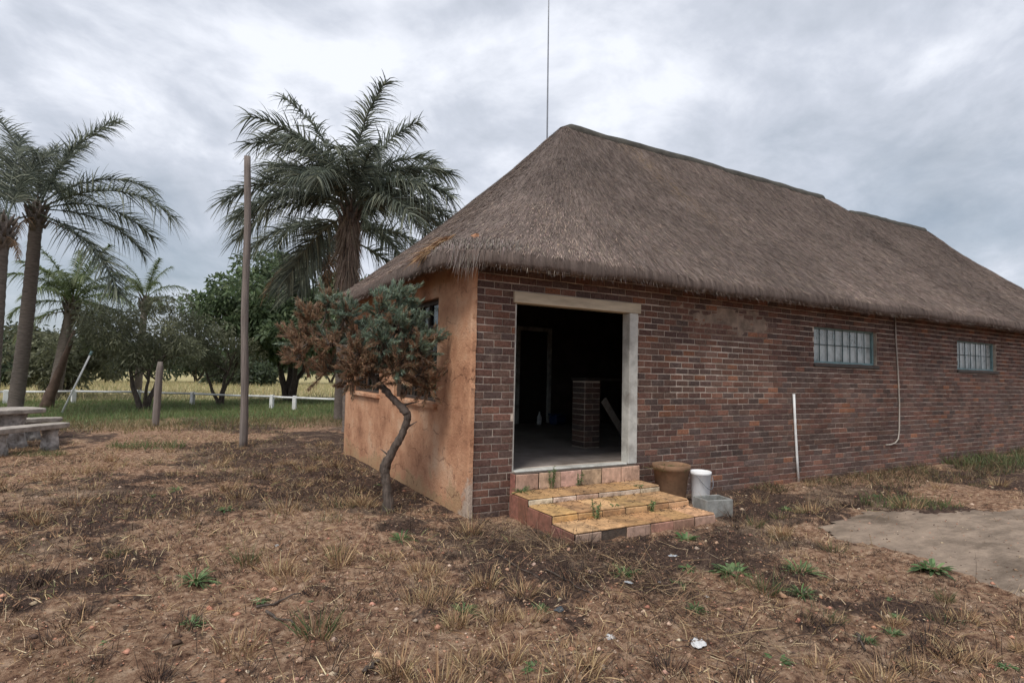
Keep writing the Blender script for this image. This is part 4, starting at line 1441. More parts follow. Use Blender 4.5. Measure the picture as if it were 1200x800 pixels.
palm('tall ringed-trunk palm with wide crown growing by the concrete table', (-7.72, 18.6), (-7.5, 18.6, 6.75), 0.215, 0.175, FS_LEFT,
     [(AZR+0.05, 3, 1.0), (AZR+0.5, 2, 0.85), (AZR+0.3, 0, 0.85), (AZR-0.2, 5, 1.0), (AZR+0.6, 0, 0.9), (AZR+PI-0.2, 0, 0.9), (AZR+PI/2, 0, 0.7), (AZR+PI, 1, 1.0), (AZR+PI+0.4, 2, 1.0), (AZR+PI-0.4, 3, 1.0), (AZR-PI/2, 7, 0.7), (AZR-PI/2+0.5, 6, 0.7), (AZR-PI/2-0.5, 6, 0.7),
      (AZR+PI/2+0.5, 2, 0.9), (AZR+PI/2-0.5, 3, 0.9), (AZR+PI, 5, 0.9), (AZR+0.9, 4, 0.8)],
     dead=((AZR+0.5, 0.8), (AZR-1.2, 0.7)), pal_dead=DEADF, bow=0.05)
palm('palm with brown hanging fronds partly cut by a neighbouring ringed palm', (-7.75, 16.0), (-7.75, 16.0, 5.6), 0.20, 0.16, FS_LEFT,
     [(AZR+2.2, 0, 0.8), (AZR+PI/2+0.2, 0, 0.75), (AZR+PI, 2, 0.9), (AZR+PI+0.6, 1, 0.9), (AZR-PI/2-0.6, 6, 0.6), (AZR+PI-0.6, 3, 0.9), (AZR+PI/2-0.3, 0, 0.7), (AZR-PI/2+0.2, 7, 0.5), (AZR+PI+0.2, 4, 0.9)],
     dead=((AZR-PI/2-0.2, 0.55), (AZR-0.4, 0.45), (AZR+PI, 0.8)), pal_dead=DEADF)
palm('small bright green palm standing behind the white fence', (-8.0, 26.5), (-7.55, 26.5, 4.3), 0.26, 0.2, FS_LIGHT, fan(22, 9, 0.7, 0, 7), dead=((AZR+2, 0.8), (AZR+3.6, 0.8)), pal_dead=DEADF, scale=0.98)
palm('small far palm whose top shows above the feathery bush', (-5.2, 32.0), (-5.1, 32.0, 5.2), 0.2, 0.16, FS_LIGHT, fan(12, 11, 0.2, 0, 5), scale=0.8)
# dead leaning stump of a palm
pz = g1(-7.4, 21.0)
zs = np.linspace(0, 1, 12)
tag(MB().tube(np.stack([-7.35+0.75*zs, 21.0+0*zs, pz-0.1+3.0*zs], -1), np.linspace(0.22, 0.05, 12), k=10, jit=0.15).build('palm_stump', mat_simple('dead_bark', (0.15, 0.10, 0.075), var=0.4, scale=5, bump=0.6, bscale=12), None, (-7.35, 21.0, pz), smooth=True),
    'brown leaning dead palm stub beside the bright green palm', 'stump')


# ------------------------------------------------------------------ broadleaf trees
def limb_paths(base, h, spread, nl, seed, r0, fork=0.35):
    rs = np.random.default_rng(seed)
    out, tips = [], []
    for i in range(nl):
        a = i*2.399+rs.uniform(-0.4, 0.4)
        top = np.array(base)+np.array([math.cos(a)*spread*rs.uniform(0.4, 0.9), math.sin(a)*spread*rs.uniform(0.4, 0.9), h*rs.uniform(0.65, 0.9)])
        mid = np.array(base)+np.array([math.cos(a)*spread*0.22, math.sin(a)*spread*0.22, h*fork])
        b0 = np.array(base)+np.array([math.cos(a)*r0*0.4, math.sin(a)*r0*0.4, -0.15])
        t = np.linspace(0, 1, 9)[:, None]
        p = (1-t)**2*b0+2*t*(1-t)*mid+t*t*top
        p[1:-1] += rs.normal(0, 0.04*h/4, (7, 3))
        out.append((p, np.linspace(r0*rs.uniform(0.6, 1.0), 0.02, 9)))
        for q in range(3):
            s = p[4+q]
            e = s+np.array([rs.normal(0, spread*0.35), rs.normal(0, spread*0.35), h*rs.uniform(0.08, 0.25)])
            out.append((np.stack([s, (s+e)/2+rs.normal(0, 0.06, 3), e]), [r0*0.3, r0*0.18, 0.012]))
            tips.append(e)
        tips.append(top)
    return out, np.array(tips)


def leaf_cloud(centers, radii, n, pal, size, seed, aspect=0.45, flat=0.0):
    """leaf-sized faces spread through uneven clumps"""
    rs = np.random.default_rng(seed)
    ci = rs.integers(0, len(centers), n)
    u = norm(rs.normal(size=(n, 3)))
    r = rs.uniform(0.25, 1, n)**0.6
    p = centers[ci]+u*radii[ci]*r[:, None]
    d = norm(u+rs.normal(0, 0.8, (n, 3))+np.array([0, 0, -0.2]))
    d[:, 2] *= (1-flat)
    d = norm(d)
    L = size*rs.uniform(0.6, 1.4, n)
    side = norm(np.cross(d, rs.normal(size=(n, 3))))
    ts = (0, 0.5, 1)
    w = (0.25, 1.0, 0.12)
    rows_ = []
    for t, ww in zip(ts, w):
        c = p+d*(L*t)[:, None]+np.array([0, 0, -0.2])*(L*t*t)[:, None]
        rows_.append(np.stack([c-side*(L*aspect*ww/2)[:, None], c+side*(L*aspect*ww/2)[:, None]], 1))
    V = np.concatenate(rows_, 1).reshape(-1, 3)
    F = (np.arange(n)[:, None, None]*6+np.array([[0, 1, 3, 2], [2, 3, 5, 4]])[None]).reshape(-1, 4)
    tone = rs.uniform(0.75, 1.25, len(centers))
    c = np.array(pal)[rs.integers(0, len(pal), n)]*rs.uniform(0.7, 1.3, (n, 1))*tone[ci][:, None]
    return V, F, np.repeat(c, 6, 0)


def tree(label, base, h, rx, zc, rz, pal, nclump, nleaf, size, seed, r0=0.16, nl=4, cr=0.28, aspect=0.45, group=None, fork=0.35, name='tree', flatbase=None):
    bx, by = base
    bz = g1(bx, by)
    rs = np.random.default_rng(seed)
    t_ = thing(name, (bx, by, bz), label, 'tree', group)
    limbs, tips = limb_paths((bx, by, bz), h, rx*0.8, nl, seed, r0, fork)
    mb = MB()
    for p, r_ in limbs:
        mb.tube(p, r_, k=7, cap=False)
    mb.build('trunk', BARK, t_, smooth=True)
    u = norm(rs.normal(size=(nclump, 3)))
    rr_ = rs.uniform(0.15, 1.0, nclump)**0.45*rs.uniform(0.8, 1.1, nclump)
    cen = np.array([bx, by, bz+zc])+u*rr_[:, None]*np.array([rx, rx, rz])
    if flatbase is not None:
        cen[:, 2] = np.maximum(cen[:, 2], bz+flatbase+rs.uniform(0, 0.5, nclump))
    k_ = min(len(tips), nclump//4)
    cen[:k_] = tips[:k_]
    rad = np.stack([rs.uniform(0.6, 1.25, nclump)*rx*cr]*3, -1)*np.array([1, 1, 0.75])
    V, F, c = leaf_cloud(cen, rad, nleaf, pal, size, seed+1, aspect)
    link('crown', np_mesh('crown', V-np.array([bx, by, bz]), F, LEAF, col=c), t_)
    return t_


DGREEN = [(0.10, 0.145, 0.07), (0.13, 0.18, 0.085), (0.08, 0.115, 0.06), (0.17, 0.215, 0.11)]
OLIVE = [(0.165, 0.175, 0.11), (0.195, 0.205, 0.125), (0.13, 0.14, 0.09), (0.235, 0.24, 0.15)]
tree('large dense dark green tree behind the tall wooden pole', (1.6, 24.5), 6.5, 3.9, 4.35, 2.9, DGREEN, 95, 30000, 0.24, 21, r0=0.2, nl=5, cr=0.22, flatbase=1.6)
tree('dark green tree growing behind the slender palm', (5.2, 23.5), 6.6, 3.4, 4.2, 2.7, DGREEN, 60, 16000, 0.24, 23, r0=0.2, nl=4, cr=0.25, flatbase=1.5)
tree('wide feathery olive bush tree with two stems, behind the stump post', (-4.25, 19.6), 3.4, 2.35, 2.9, 1.25, OLIVE, 60, 17000, 0.13, 31, r0=0.12, nl=3, cr=0.26, aspect=0.28, fork=0.3, flatbase=1.25)
tree('sparser feathery olive tree between the stump post and the wooden pole', (-1.6, 22.0), 3.2, 1.85, 2.6, 1.2, OLIVE, 36, 8000, 0.13, 37, r0=0.12, nl=4, cr=0.26, aspect=0.28, flatbase=1.0)
tree('low olive bush behind the leaning white pole', (-8.2, 30.0), 3.2, 2.6, 2.1, 1.5, OLIVE, 40, 9000, 0.2, 41, r0=0.1, nl=4)
FARG = [(0.08, 0.105, 0.06), (0.10, 0.13, 0.07), (0.065, 0.085, 0.052)]
farspots = [(-22, 50, 4.6, 4.2), (-15.5, 56, 5.2, 4.4), (-9, 62, 5.0, 5.0), (-2, 66, 4.0, 4.4), (5, 60, 5.0, 4.2), (12, 64, 6.0, 5.0), (-29, 60, 5.0, 4.2), (-12, 44, 2.4, 3.0), (1.5, 52, 2.2, 3.0), (20, 70, 6, 5), (-34, 48, 6, 4)]
for i, (a, b, h_, r_) in enumerate(farspots):
    tree('rounded green bush tree at the far edge of the dry field', (a, b), h_, r_, h_*0.5, h_*0.46, FARG, 30, 3600, 0.42, 50+i, r0=0.15, nl=3, cr=0.32, group='trees at the far edge of the field')
# far ridge of bush on the horizon
n = 5200
ang_ = rng.uniform(-1.2, 2.2, n)
dist = rng.uniform(150, 210, n)
px_ = CAM[0]+np.sin(ang_)*dist
py_ = CAM[1]+np.cos(ang_)*dist
hz = 3.2+2.4*fbm(ang_*14, ang_*0, 3, 4)
bs_ = np.stack([px_, py_, rng.uniform(0, 1, n)*hz], -1)
d = norm(rng.normal(size=(n, 3)))
V, F, k = strips(bs_, d, rng.uniform(1.5, 3.0, n), rng.uniform(1.0, 2.2, n), np.zeros((n, 3)), taper=0.5)
tag(link('distant_bush', np_mesh('distant_bush', V, F, LEAF, col=rep(cjit(FARG, n), k))), 'distant belt of bushveld along the horizon', 'bush', kind='stuff')

# small far buildings
FROOF = mat_simple('tin_roof', (0.30, 0.17, 0.14), rough=0.5, var=0.2, scale=3)
FWALL = mat_simple('far_wall', (0.45, 0.40, 0.36), var=0.15, scale=2)


def shed(label, x, y, rz, w, dpt, h, roofm, wallm):
    t_ = thing('shed', (x, y, g1(x, y)), label, 'shed')
    z0_ = t_.location.z
    cs, sn = math.cos(rz), math.sin(rz)
    tr_ = lambda a, b, c: (x+a*cs-b*sn, y+a*sn+b*cs, z0_+c)
    MB().box((x, y, z0_+h/2-0.1), (w, dpt, h+0.2), rz=rz).build('wall', wallm, t_)
    mb = MB()
    o_ = 0.3
    P = [tr_(-w/2-o_, -dpt/2-o_, h), tr_(w/2+o_, -dpt/2-o_, h), tr_(w/2+o_, 0, h+0.7), tr_(-w/2-o_, 0, h+0.7), tr_(w/2+o_, dpt/2+o_, h), tr_(-w/2-o_, dpt/2+o_, h)]
    P2 = [(a, b, c+0.08) for a, b, c in P]
    mb.v = P+P2
    mb.f = [[1, 0, 3, 2], [2, 3, 5, 4], [6, 7, 8, 9], [9, 8, 10, 11], [0, 1, 7, 6], [4, 5, 11, 10], [1, 2, 8, 7], [2, 4, 10, 8], [3, 0, 6, 9], [5, 3, 9, 11]]
    mb.build('roof', roofm, t_)
    for fx in (-0.25, 0.22):
        c_ = tr_(w*fx, -dpt/2-0.01, h*0.5)
        MB().box(c_, (w*0.17, 0.06, h*0.42), rz=rz).build('window', DARKFRAME, t_)
    return t_


shed('low farm shed with a faded pink tin roof beyond the dry field', -17.5, 66, 0.1, 8, 4, 2.0, FROOF, FWALL)

# ------------------------------------------------------------------ twisted juniper by the end wall
jb = np.array([-0.71, 0.74, 0.0])
jb[2] = g1(jb[0], jb[1])
jun = thing('juniper_tree', tuple(jb), 'small juniper with a twisted trunk and half rust-brown foliage by the orange wall', 'tree')
rv = np.array([math.cos(YAW), -math.sin(YAW), 0])
dv = np.array([math.sin(YAW), math.cos(YAW), 0])


def J(x, y, dep=0.0):
    """trunk-relative place: x metres along the wall-facing axis, height from px-like units"""
    return jb + rv*x + dv*dep + np.array([0, 0, y])


tp_ = [J(0.0, -0.08), J(-0.01, 0.15), J(-0.05, 0.36, 0.02), J(-0.07, 0.5, 0.02), J(0.05, 0.72, 0.0), J(0.14, 0.9, -0.02), J(0.2, 1.07, -0.04), J(0.185, 1.14, -0.04), J(0.06, 1.25, -0.03), J(-0.08, 1.38, 0.0), J(-0.2, 1.5, 0.02), J(-0.28, 1.62, 0.02)]
tp_ = np.array(tp_)
jr_ = 0.85*np.array([0.085, 0.068, 0.06, 0.07, 0.055, 0.052, 0.052, 0.055, 0.046, 0.048, 0.044, 0.036])
ts_ = np.linspace(0, len(tp_)-1, 64)
tpi = np.stack([np.interp(ts_, np.arange(len(tp_)), tp_[:, q_]) for q_ in range(3)], -1)
for _ in range(2):
    tpi[1:-1] = (tpi[:-2]+2*tpi[1:-1]+tpi[2:])/4
tpi[1:-1] += rng.normal(0, 0.003, tpi[1:-1].shape)
jri = np.interp(ts_, np.arange(len(tp_)), jr_)*(1+rng.normal(0, 0.05, 64))
jri[:3] *= np.array([1.5, 1.25, 1.1])
mb = MB()
mb.tube(tpi, jri, k=14, jit=0.10)
for (j0, dx_, dz_, dd_) in ((30, 0.16, 0.10, -0.05), (44, 0.22, 0.06, 0.05), (52, -0.18, 0.16, -0.1), (20, -0.12, 0.09, 0.02)):
    e_ = tpi[j0]+rv*dx_+dv*dd_+np.array([0, 0, dz_])
    mb.tube([tpi[j0], (tpi[j0]+e_)/2+rng.normal(0, 0.012, 3), e_], [0.016, 0.010, 0.004], k=6)
mb.build('trunk', BARK, jun, smooth=True)
RUST = [(0.35, 0.205, 0.125), (0.28, 0.165, 0.105), (0.44, 0.28, 0.17), (0.20, 0.13, 0.09), (0.32, 0.23, 0.15), (0.17, 0.155, 0.10)]
BLUEG = [(0.185, 0.245, 0.185), (0.145, 0.20, 0.15), (0.25, 0.31, 0.24), (0.21, 0.235, 0.15), (0.11, 0.15, 0.115)]
clumps = [  # x, z, depth, radius, rust share
    (0.02, 2.50, 0.0, 0.14, 0.0), (0.14, 2.30, 0.1, 0.16, 0.02), (-0.14, 2.34, -0.1, 0.18, 0.08), (0.02, 2.14, -0.15, 0.22, 0.15), (0.20, 2.08, 0.0, 0.16, 0.1),
    (0.42, 1.97, 0.1, 0.11, 0.05), (0.32, 1.86, -0.1, 0.13, 0.45), (0.12, 1.92, 0.2, 0.2, 0.4), (-0.10, 1.96, -0.2, 0.2, 0.25),
    (-0.56, 2.28, 0.0, 0.19, 0.2), (-0.84, 2.42, 0.1, 0.13, 0.5), (-1.02, 2.22, 0.0, 0.13, 0.85), (-1.10, 1.98, 0.0, 0.16, 0.9), (-1.06, 1.76, -0.1, 0.17, 0.95),
    (-0.74, 1.92, -0.1, 0.2, 0.75), (-0.48, 2.04, 0.1, 0.2, 0.35), (-0.36, 1.80, -0.15, 0.18, 0.75), (0.14, 1.70, -0.1, 0.19, 0.85), (0.30, 1.58, 0.0, 0.14, 0.95),
    (0.08, 1.50, 0.1, 0.14, 1.0), (-0.26, 1.62, 0.0, 0.15, 0.9), (-0.14, 1.72, -0.12, 0.16, 0.8), (0.0, 1.60, -0.08, 0.13, 0.95), (-0.42, 1.60, -0.1, 0.14, 0.95), (-0.78, 1.62, 0.0, 0.17, 0.95), (-0.56, 1.50, 0.1, 0.12, 1.0), (-0.7, 2.08, 0.25, 0.18, 0.5), (0.42, 1.44, 0.05, 0.1, 1.0)]
mb = MB()
hub = J(-0.24, 1.60, 0.02)
nodes = [hub, J(-0.48, 1.78, 0.0), J(-0.76, 1.96, 0.03), J(-0.95, 1.98, 0.0), J(-0.14, 1.84, -0.03), J(0.02, 2.08, 0.0), J(0.06, 2.3, 0.03), J(0.10, 1.72, -0.02), J(0.28, 1.72, 0.0)]
for (ia, ib, ra, rb) in ((0, 1, 0.036, 0.028), (1, 2, 0.028, 0.018), (2, 3, 0.018, 0.01), (0, 4, 0.034, 0.025), (4, 5, 0.025, 0.016), (5, 6, 0.016, 0.008), (0, 7, 0.022, 0.015), (7, 8, 0.015, 0.009)):
    mb.tube([nodes[ia], (nodes[ia]+nodes[ib])/2+rng.normal(0, 0.02, 3), nodes[ib]], [ra, (ra+rb)/2, rb], k=8, jit=0.08)
Vs, Fs_, Cs = [], [], []
nv0 = 0
for (cx, cz, cdp, rad, rust) in clumps:
    c0 = J(cx, cz, cdp)
    nb_ = min(nodes, key=lambda q_: np.linalg.norm(q_-c0))
    mid = (nb_+c0)/2+rng.normal(0, 0.03, 3)
    mb.tube([nb_, mid, c0], [0.012, 0.009, 0.004], k=6, cap=False)
    for s in range(24):
        u = rng.normal(size=3)
        u /= np.linalg.norm(u)
        sb = c0+u*rad*rng.uniform(0.1, 0.75)
        out = norm((sb-(hub+np.array([0, 0, -0.1])))[None])[0]
        ax = norm((0.3*out+0.65*u+np.array([0, 0, 0.4])+rng.normal(0, 0.35, 3))[None])[0]
        Ls = rng.uniform(0.08, 0.24)*(1.5 if rng.uniform() < 0.12 else 1)
        mb.tube([c0, sb, sb+ax*Ls*0.8], [0.006, 0.004, 0.002], k=4, cap=False)
        m_ = int(60+Ls*200)
        tt = rng.uniform(0, 1, m_)
        bsn = sb+ax*(tt*Ls)[:, None]+rng.normal(0, 0.008, (m_, 3))
        dn = norm(ax*1.25+rng.normal(0, 0.5, (m_, 3)))
        Vn, Fn, k = strips(bsn, dn, rng.uniform(0.03, 0.075, m_)*(1.15-0.4*tt), rng.uniform(0.006, 0.012, m_), rng.normal(0, 0.12, (m_, 3)))
        isr = rng.uniform() < rust
        if isr:
            cc = cjit(RUST, m_, 0.25)
        else:
            cc = cjit(BLUEG, m_, 0.25)*(1+0.4*tt[:, None])
        Vs.append(Vn)
        Fs_.append(Fn+nv0)
        nv0 += len(Vn)
        Cs.append(rep(cc, k))
mb.build('limbs', BARK, jun, smooth=True)
o = link('crown', np_mesh('crown', np.concatenate(Vs)-jb, np.concatenate(Fs_), LEAF, col=np.concatenate(Cs)), jun)
o['label'] = 'blue-green scale foliage, rust-brown and dead on the lower and outer side'


# ------------------------------------------------------------------ ground cover
def free(x, y):
    house_ = (x > -0.12) & (x < HL+0.1) & (y > -0.10) & (y < HW+0.1)
    st_ = (x > SX0-0.06) & (x < SX1+0.06) & (y > -1.42) & (y < 0.1)
    return ~(house_ | st_)


def scatter(n, rmax, rmin=2.2, power=1.6, fov=0.95, seed=1):
    """places in the yard, denser near where one stands"""
    rs = np.random.default_rng(seed)
    r = rmin+(rmax-rmin)*rs.uniform(0, 1, n)**power
    a = YAW+rs.uniform(-fov, fov, n)
    x, y = CAM[0]+np.sin(a)*r, CAM[1]+np.cos(a)*r
    k = free(x, y)
    return x[k], y[k]


BURNT_ = [(0.04, 0.03, 0.026), (0.065, 0.044, 0.035), (0.11, 0.068, 0.047), (0.03, 0.024, 0.022)]
STRAW_ = [(0.45, 0.31, 0.175), (0.34, 0.215, 0.12), (0.24, 0.145, 0.085), (0.55, 0.42, 0.25)]
# lying straw and twigs
x, y = scatter(29000, 17, power=1.35, seed=3)
cover_ = fbm(x*0.9, y*0.9, 4, 71)
keep = (rng.uniform(0, 1, len(x)) < sstep(0.35, 0.6, cover_)*0.9+0.15) & ~(in_poly(x, y, SLABPOLY) & (rng.uniform(0, 1, len(x)) < 0.8))
x, y = x[keep], y[keep]
n = len(x)
a = rng.uniform(0, 2*PI, n)
d = norm(np.stack([np.cos(a), np.sin(a), rng.normal(0.08, 0.14, n)], -1))
L = rng.uniform(0.03, 0.16, n)
base = np.stack([x, y, np.where(in_poly(x, y, SLABPOLY), np.maximum(0.016, gh(x, y)), gh(x, y))+0.006], -1)
V, F, k = strips(base, d, L, rng.uniform(0.002, 0.006, n), rng.normal(0, 0.18, (n, 3))*np.array([1, 1, 0.4]), side=norm(np.stack([-np.sin(a), np.cos(a), rng.normal(0, 0.4, n)], -1)), taper=0.6)
c = cjit([(0.42, 0.30, 0.17), (0.33, 0.21, 0.12), (0.22, 0.13, 0.08), (0.52, 0.41, 0.26), (0.07, 0.05, 0.04), (0.12, 0.075, 0.05), (0.05, 0.038, 0.034)], n, 0.25)
tag(link('straw_litter', np_mesh('straw_litter', V, F, STRAW, col=rep(c, k))), 'dry straw and twig litter strewn over the bare soil', 'straw', kind='stuff')

# clods, crumbs of brick and stones
x, y = scatter(30000, 13, power=1.4, seed=5)
k_ = ~in_poly(x, y, SLABPOLY) | (rng.uniform(0, 1, len(x)) < 0.3)
x, y = x[k_], y[k_]
n = len(x)
oct_ = np.array([(1, 0, 0), (0, 1, 0), (-1, 0, 0), (0, -1, 0), (0, 0, 1), (0, 0, -1), (0.7, 0.7, 0.35), (-0.7, -0.7, 0.35)], float)[:6]
of = np.array([(0, 1, 4), (1, 2, 4), (2, 3, 4), (3, 0, 4), (1, 0, 5), (2, 1, 5), (3, 2, 5), (0, 3, 5)])
sz = rng.uniform(0.003, 0.012, n)*(1+2.2*(rng.uniform(0, 1, n) > 0.96))
P = oct_[None]*sz[:, None, None]*rng.uniform(0.6, 1.3, (n, 6, 3))
P[:, :, 2] *= 0.55
a = rng.uniform(0, 2*PI, n)
ca, sa = np.cos(a)[:, None], np.sin(a)[:, None]
PX = P[:, :, 0]*ca-P[:, :, 1]*sa+x[:, None]
PY = P[:, :, 0]*sa+P[:, :, 1]*ca+y[:, None]
PZ = P[:, :, 2]+np.where(in_poly(x, y, SLABPOLY), 0.014, gh(x, y))[:, None]+0.002
F = (np.arange(n)[:, None, None]*6+of[None]).reshape(-1, 3)
c = cjit([(0.38, 0.24, 0.165), (0.28, 0.165, 0.11), (0.10, 0.065, 0.05), (0.42, 0.21, 0.14), (0.50, 0.38, 0.28)], n, 0.3)
tag(link('clods', np_mesh('clods', np.stack([PX, PY, PZ], -1).reshape(-1, 3), F, CLOD, col=rep(c, 6))), 'crumbled soil clods and brick chips on the ground', 'clods', kind='stuff')

# thin standing dead stalks
x, y = scatter(2600, 11, power=1.2, seed=8)
k_ = ~in_poly(x, y, SLABPOLY) & (rng.uniform(0, 1, len(x)) < 0.25+0.75*ash(x, y))
x, y = x[k_], y[k_]
n = len(x)
base = np.stack([x, y, gh(x, y)-0.01], -1)
d = norm(np.stack([rng.normal(0, 0.22, n), rng.normal(0, 0.22, n), np.ones(n)], -1))
V, F, k = strips(base, d, rng.uniform(0.06, 0.27, n), rng.uniform(0.003, 0.006, n), rng.normal(0, 0.12, (n, 3)), seg=3, taper=0.5)
c = cjit([(0.05, 0.037, 0.032), (0.08, 0.055, 0.043), (0.19, 0.125, 0.08), (0.28, 0.2, 0.12)], n, 0.2)
tag(link('dead_stalks', np_mesh('dead_stalks', V, F, STRAW, col=rep(c, k))), 'thin dark dead weed stalks sticking up from the soil', 'stalks', kind='stuff')

# dark stubble mat where the ground was burnt, and debris caught on the steps
x, y = scatter(95000, 15, power=1.3, seed=18)
k_ = (rng.uniform(0, 1, len(x)) < ash(x, y)*0.9+0.08) & ~in_poly(x, y, SLABPOLY)
x, y = x[k_], y[k_]
n = len(x)
a = rng.uniform(0, 2*PI, n)
base = np.stack([x, y, gh(x, y)-0.004], -1)
d = norm(np.stack([np.cos(a), np.sin(a), rng.uniform(0.1, 1.4, n)], -1))
V, F, k = strips(base, d, rng.uniform(0.02, 0.075, n), rng.uniform(0.002, 0.005, n), rng.normal(0, 0.2, (n, 3)), taper=0.6)
c = cjit([(0.05, 0.036, 0.03), (0.085, 0.052, 0.04), (0.14, 0.082, 0.055), (0.22, 0.13, 0.08), (0.035, 0.028, 0.026)], n, 0.25)
tag(link('stubble', np_mesh('stubble', V, F, STRAW, col=rep(c, k))), 'short dark burnt stubble covering patches of the yard', 'stubble', kind='stuff')
n = 900
lv = rng.integers(1, 4, n)
yb_ = np.array([0, -0.11, -0.50, -0.97])[lv]
yf_ = np.array([0, -0.50, -0.97, -1.36])[lv]
zt_ = np.array([0, 0.27, 0.20, 0.12])[lv]
x = rng.uniform(SX0+0.03, SX1-0.03, n)
y = yb_-0.01-(yb_-yf_-0.03)*rng.uniform(0, 1, n)**2.2
a = rng.uniform(0, 2*PI, n)
d = norm(np.stack([np.cos(a), np.sin(a)*0.4, rng.uniform(0, 0.5, n)], -1))
V, F, k = strips(np.stack([x, y, zt_+0.009], -1), d, rng.uniform(0.02, 0.08, n)*np.where(yb_-y < 0.12, 1, 0.6), rng.uniform(0.003, 0.007, n), rng.normal(0, 0.2, (n, 3))*np.array([1, 0.4, 0.5]))
c = cjit([(0.05, 0.036, 0.03), (0.12, 0.075, 0.05), (0.25, 0.16, 0.09)], n, 0.25)
tag(link('step_debris', np_mesh('step_debris', V, F, STRAW, col=rep(c, k))), 'dead leaves and straw caught in the corners of the steps', 'straw', kind='stuff')

# tangle of dead brush along the old bed edge running out from the doorstep corner
n = 1500
t = rng.uniform(0, 1, n)
pa, pb = np.array([-0.15, -0.35]), np.array([0.05, -3.6])
x = pa[0]+(pb[0]-pa[0])*t+0.45*np.sin(t*PI)+rng.normal(0, 0.22, n)
y = pa[1]+(pb[1]-pa[1])*t+rng.normal(0, 0.12, n)
kp = free(x, y)
x, y = x[kp], y[kp]
n = len(x)
a = rng.uniform(0, 2*PI, n)
base = np.stack([x, y, gh(x, y)], -1)
d = norm(np.stack([np.cos(a), np.sin(a), rng.uniform(0.0, 0.9, n)], -1))
V, F, k = strips(base, d, rng.uniform(0.08, 0.34, n), rng.uniform(0.003, 0.006, n), np.stack([rng.normal(0, 0.2, n), rng.normal(0, 0.2, n), rng.uniform(-0.5, 0, n)], -1), seg=4, taper=0.5)
c = cjit([(0.06, 0.042, 0.035), (0.10, 0.065, 0.048), (0.19, 0.125, 0.08), (0.30, 0.21, 0.125)], n, 0.25)
tag(link('dead_brush', np_mesh('dead_brush', V, F, STRAW, col=rep(c, k))), 'tangled dead brush running out from the doorstep corner', 'brush', kind='stuff')

# matted dry grass over the middle of the yard
x = rng.uniform(-12, 0.0, 45000)
y = rng.uniform(-1.0, 15.0, 45000)
k_ = (fbm(x*0.9, y*0.9, 4, 133) > 0.47) & free(x, y) & (np.hypot(x-CAM[0], y-CAM[1]) > 5.0)
x, y = x[k_], y[k_]
n = len(x)
base = np.stack([x, y, gh(x, y)-0.005], -1)
d = norm(np.stack([rng.normal(0, 0.8, n), rng.normal(0, 0.8, n), np.ones(n)], -1))
V, F, k = strips(base, d, rng.uniform(0.04, 0.13, n), rng.uniform(0.005, 0.010, n), np.stack([rng.normal(0, 0.3, n), rng.normal(0, 0.3, n), rng.uniform(-0.4, 0, n)], -1))
c = cjit([(0.42, 0.29, 0.165), (0.32, 0.20, 0.115), (0.20, 0.12, 0.075), (0.09, 0.06, 0.042), (0.52, 0.39, 0.23), (0.20, 0.19, 0.09)], n, 0.25)
tag(link('dry_grass', np_mesh('dry_grass', V, F, STRAW, col=rep(c, k))), 'matted dry brown grass covering the middle of the yard', 'grass', kind='stuff')

# many small clumped leftovers: charred grass feet and wisps of straw
for (nc, seed_, pal_, lab_, nm_, hh_) in ((5200, 301, BURNT_, 'small charred grass feet dotted over the yard', 'charred_feet', 0.075), (1500, 302, STRAW_, 'small wisps of dry straw dotted over the yard', 'straw_wisps', 0.11)):
    cx_, cy_ = scatter(nc, 14, rmin=2.4, power=1.15, seed=seed_)
    kk_ = ~in_poly(cx_, cy_, SLABPOLY) & (fbm(cx_*1.1, cy_*1.1, 3, seed_) > 0.42)
    cx_, cy_ = cx_[kk_], cy_[kk_]
    m_ = 16
    sp_ = np.repeat(rng.uniform(0.02, 0.07, len(cx_)), m_)
    x = np.repeat(cx_, m_)+rng.normal(0, 1, len(cx_)*m_)*sp_
    y = np.repeat(cy_, m_)+rng.normal(0, 1, len(cx_)*m_)*sp_
    kk_ = free(x, y)
    x, y = x[kk_], y[kk_]
    n = len(x)
    base = np.stack([x, y, gh(x, y)-0.006], -1)
    d = norm(np.stack([rng.normal(0, 0.7, n), rng.normal(0, 0.7, n), np.ones(n)], -1))
    V, F, k = strips(base, d, hh_*rng.uniform(0.3, 1.2, n), rng.uniform(0.003, 0.006, n), np.stack([rng.normal(0, 0.3, n), rng.normal(0, 0.3, n), rng.uniform(-0.4, 0, n)], -1))
    tag(link(nm_, np_mesh(nm_, V, F, STRAW, col=rep(cjit(pal_, n, 0.25), k))), lab_, 'grass', kind='stuff')

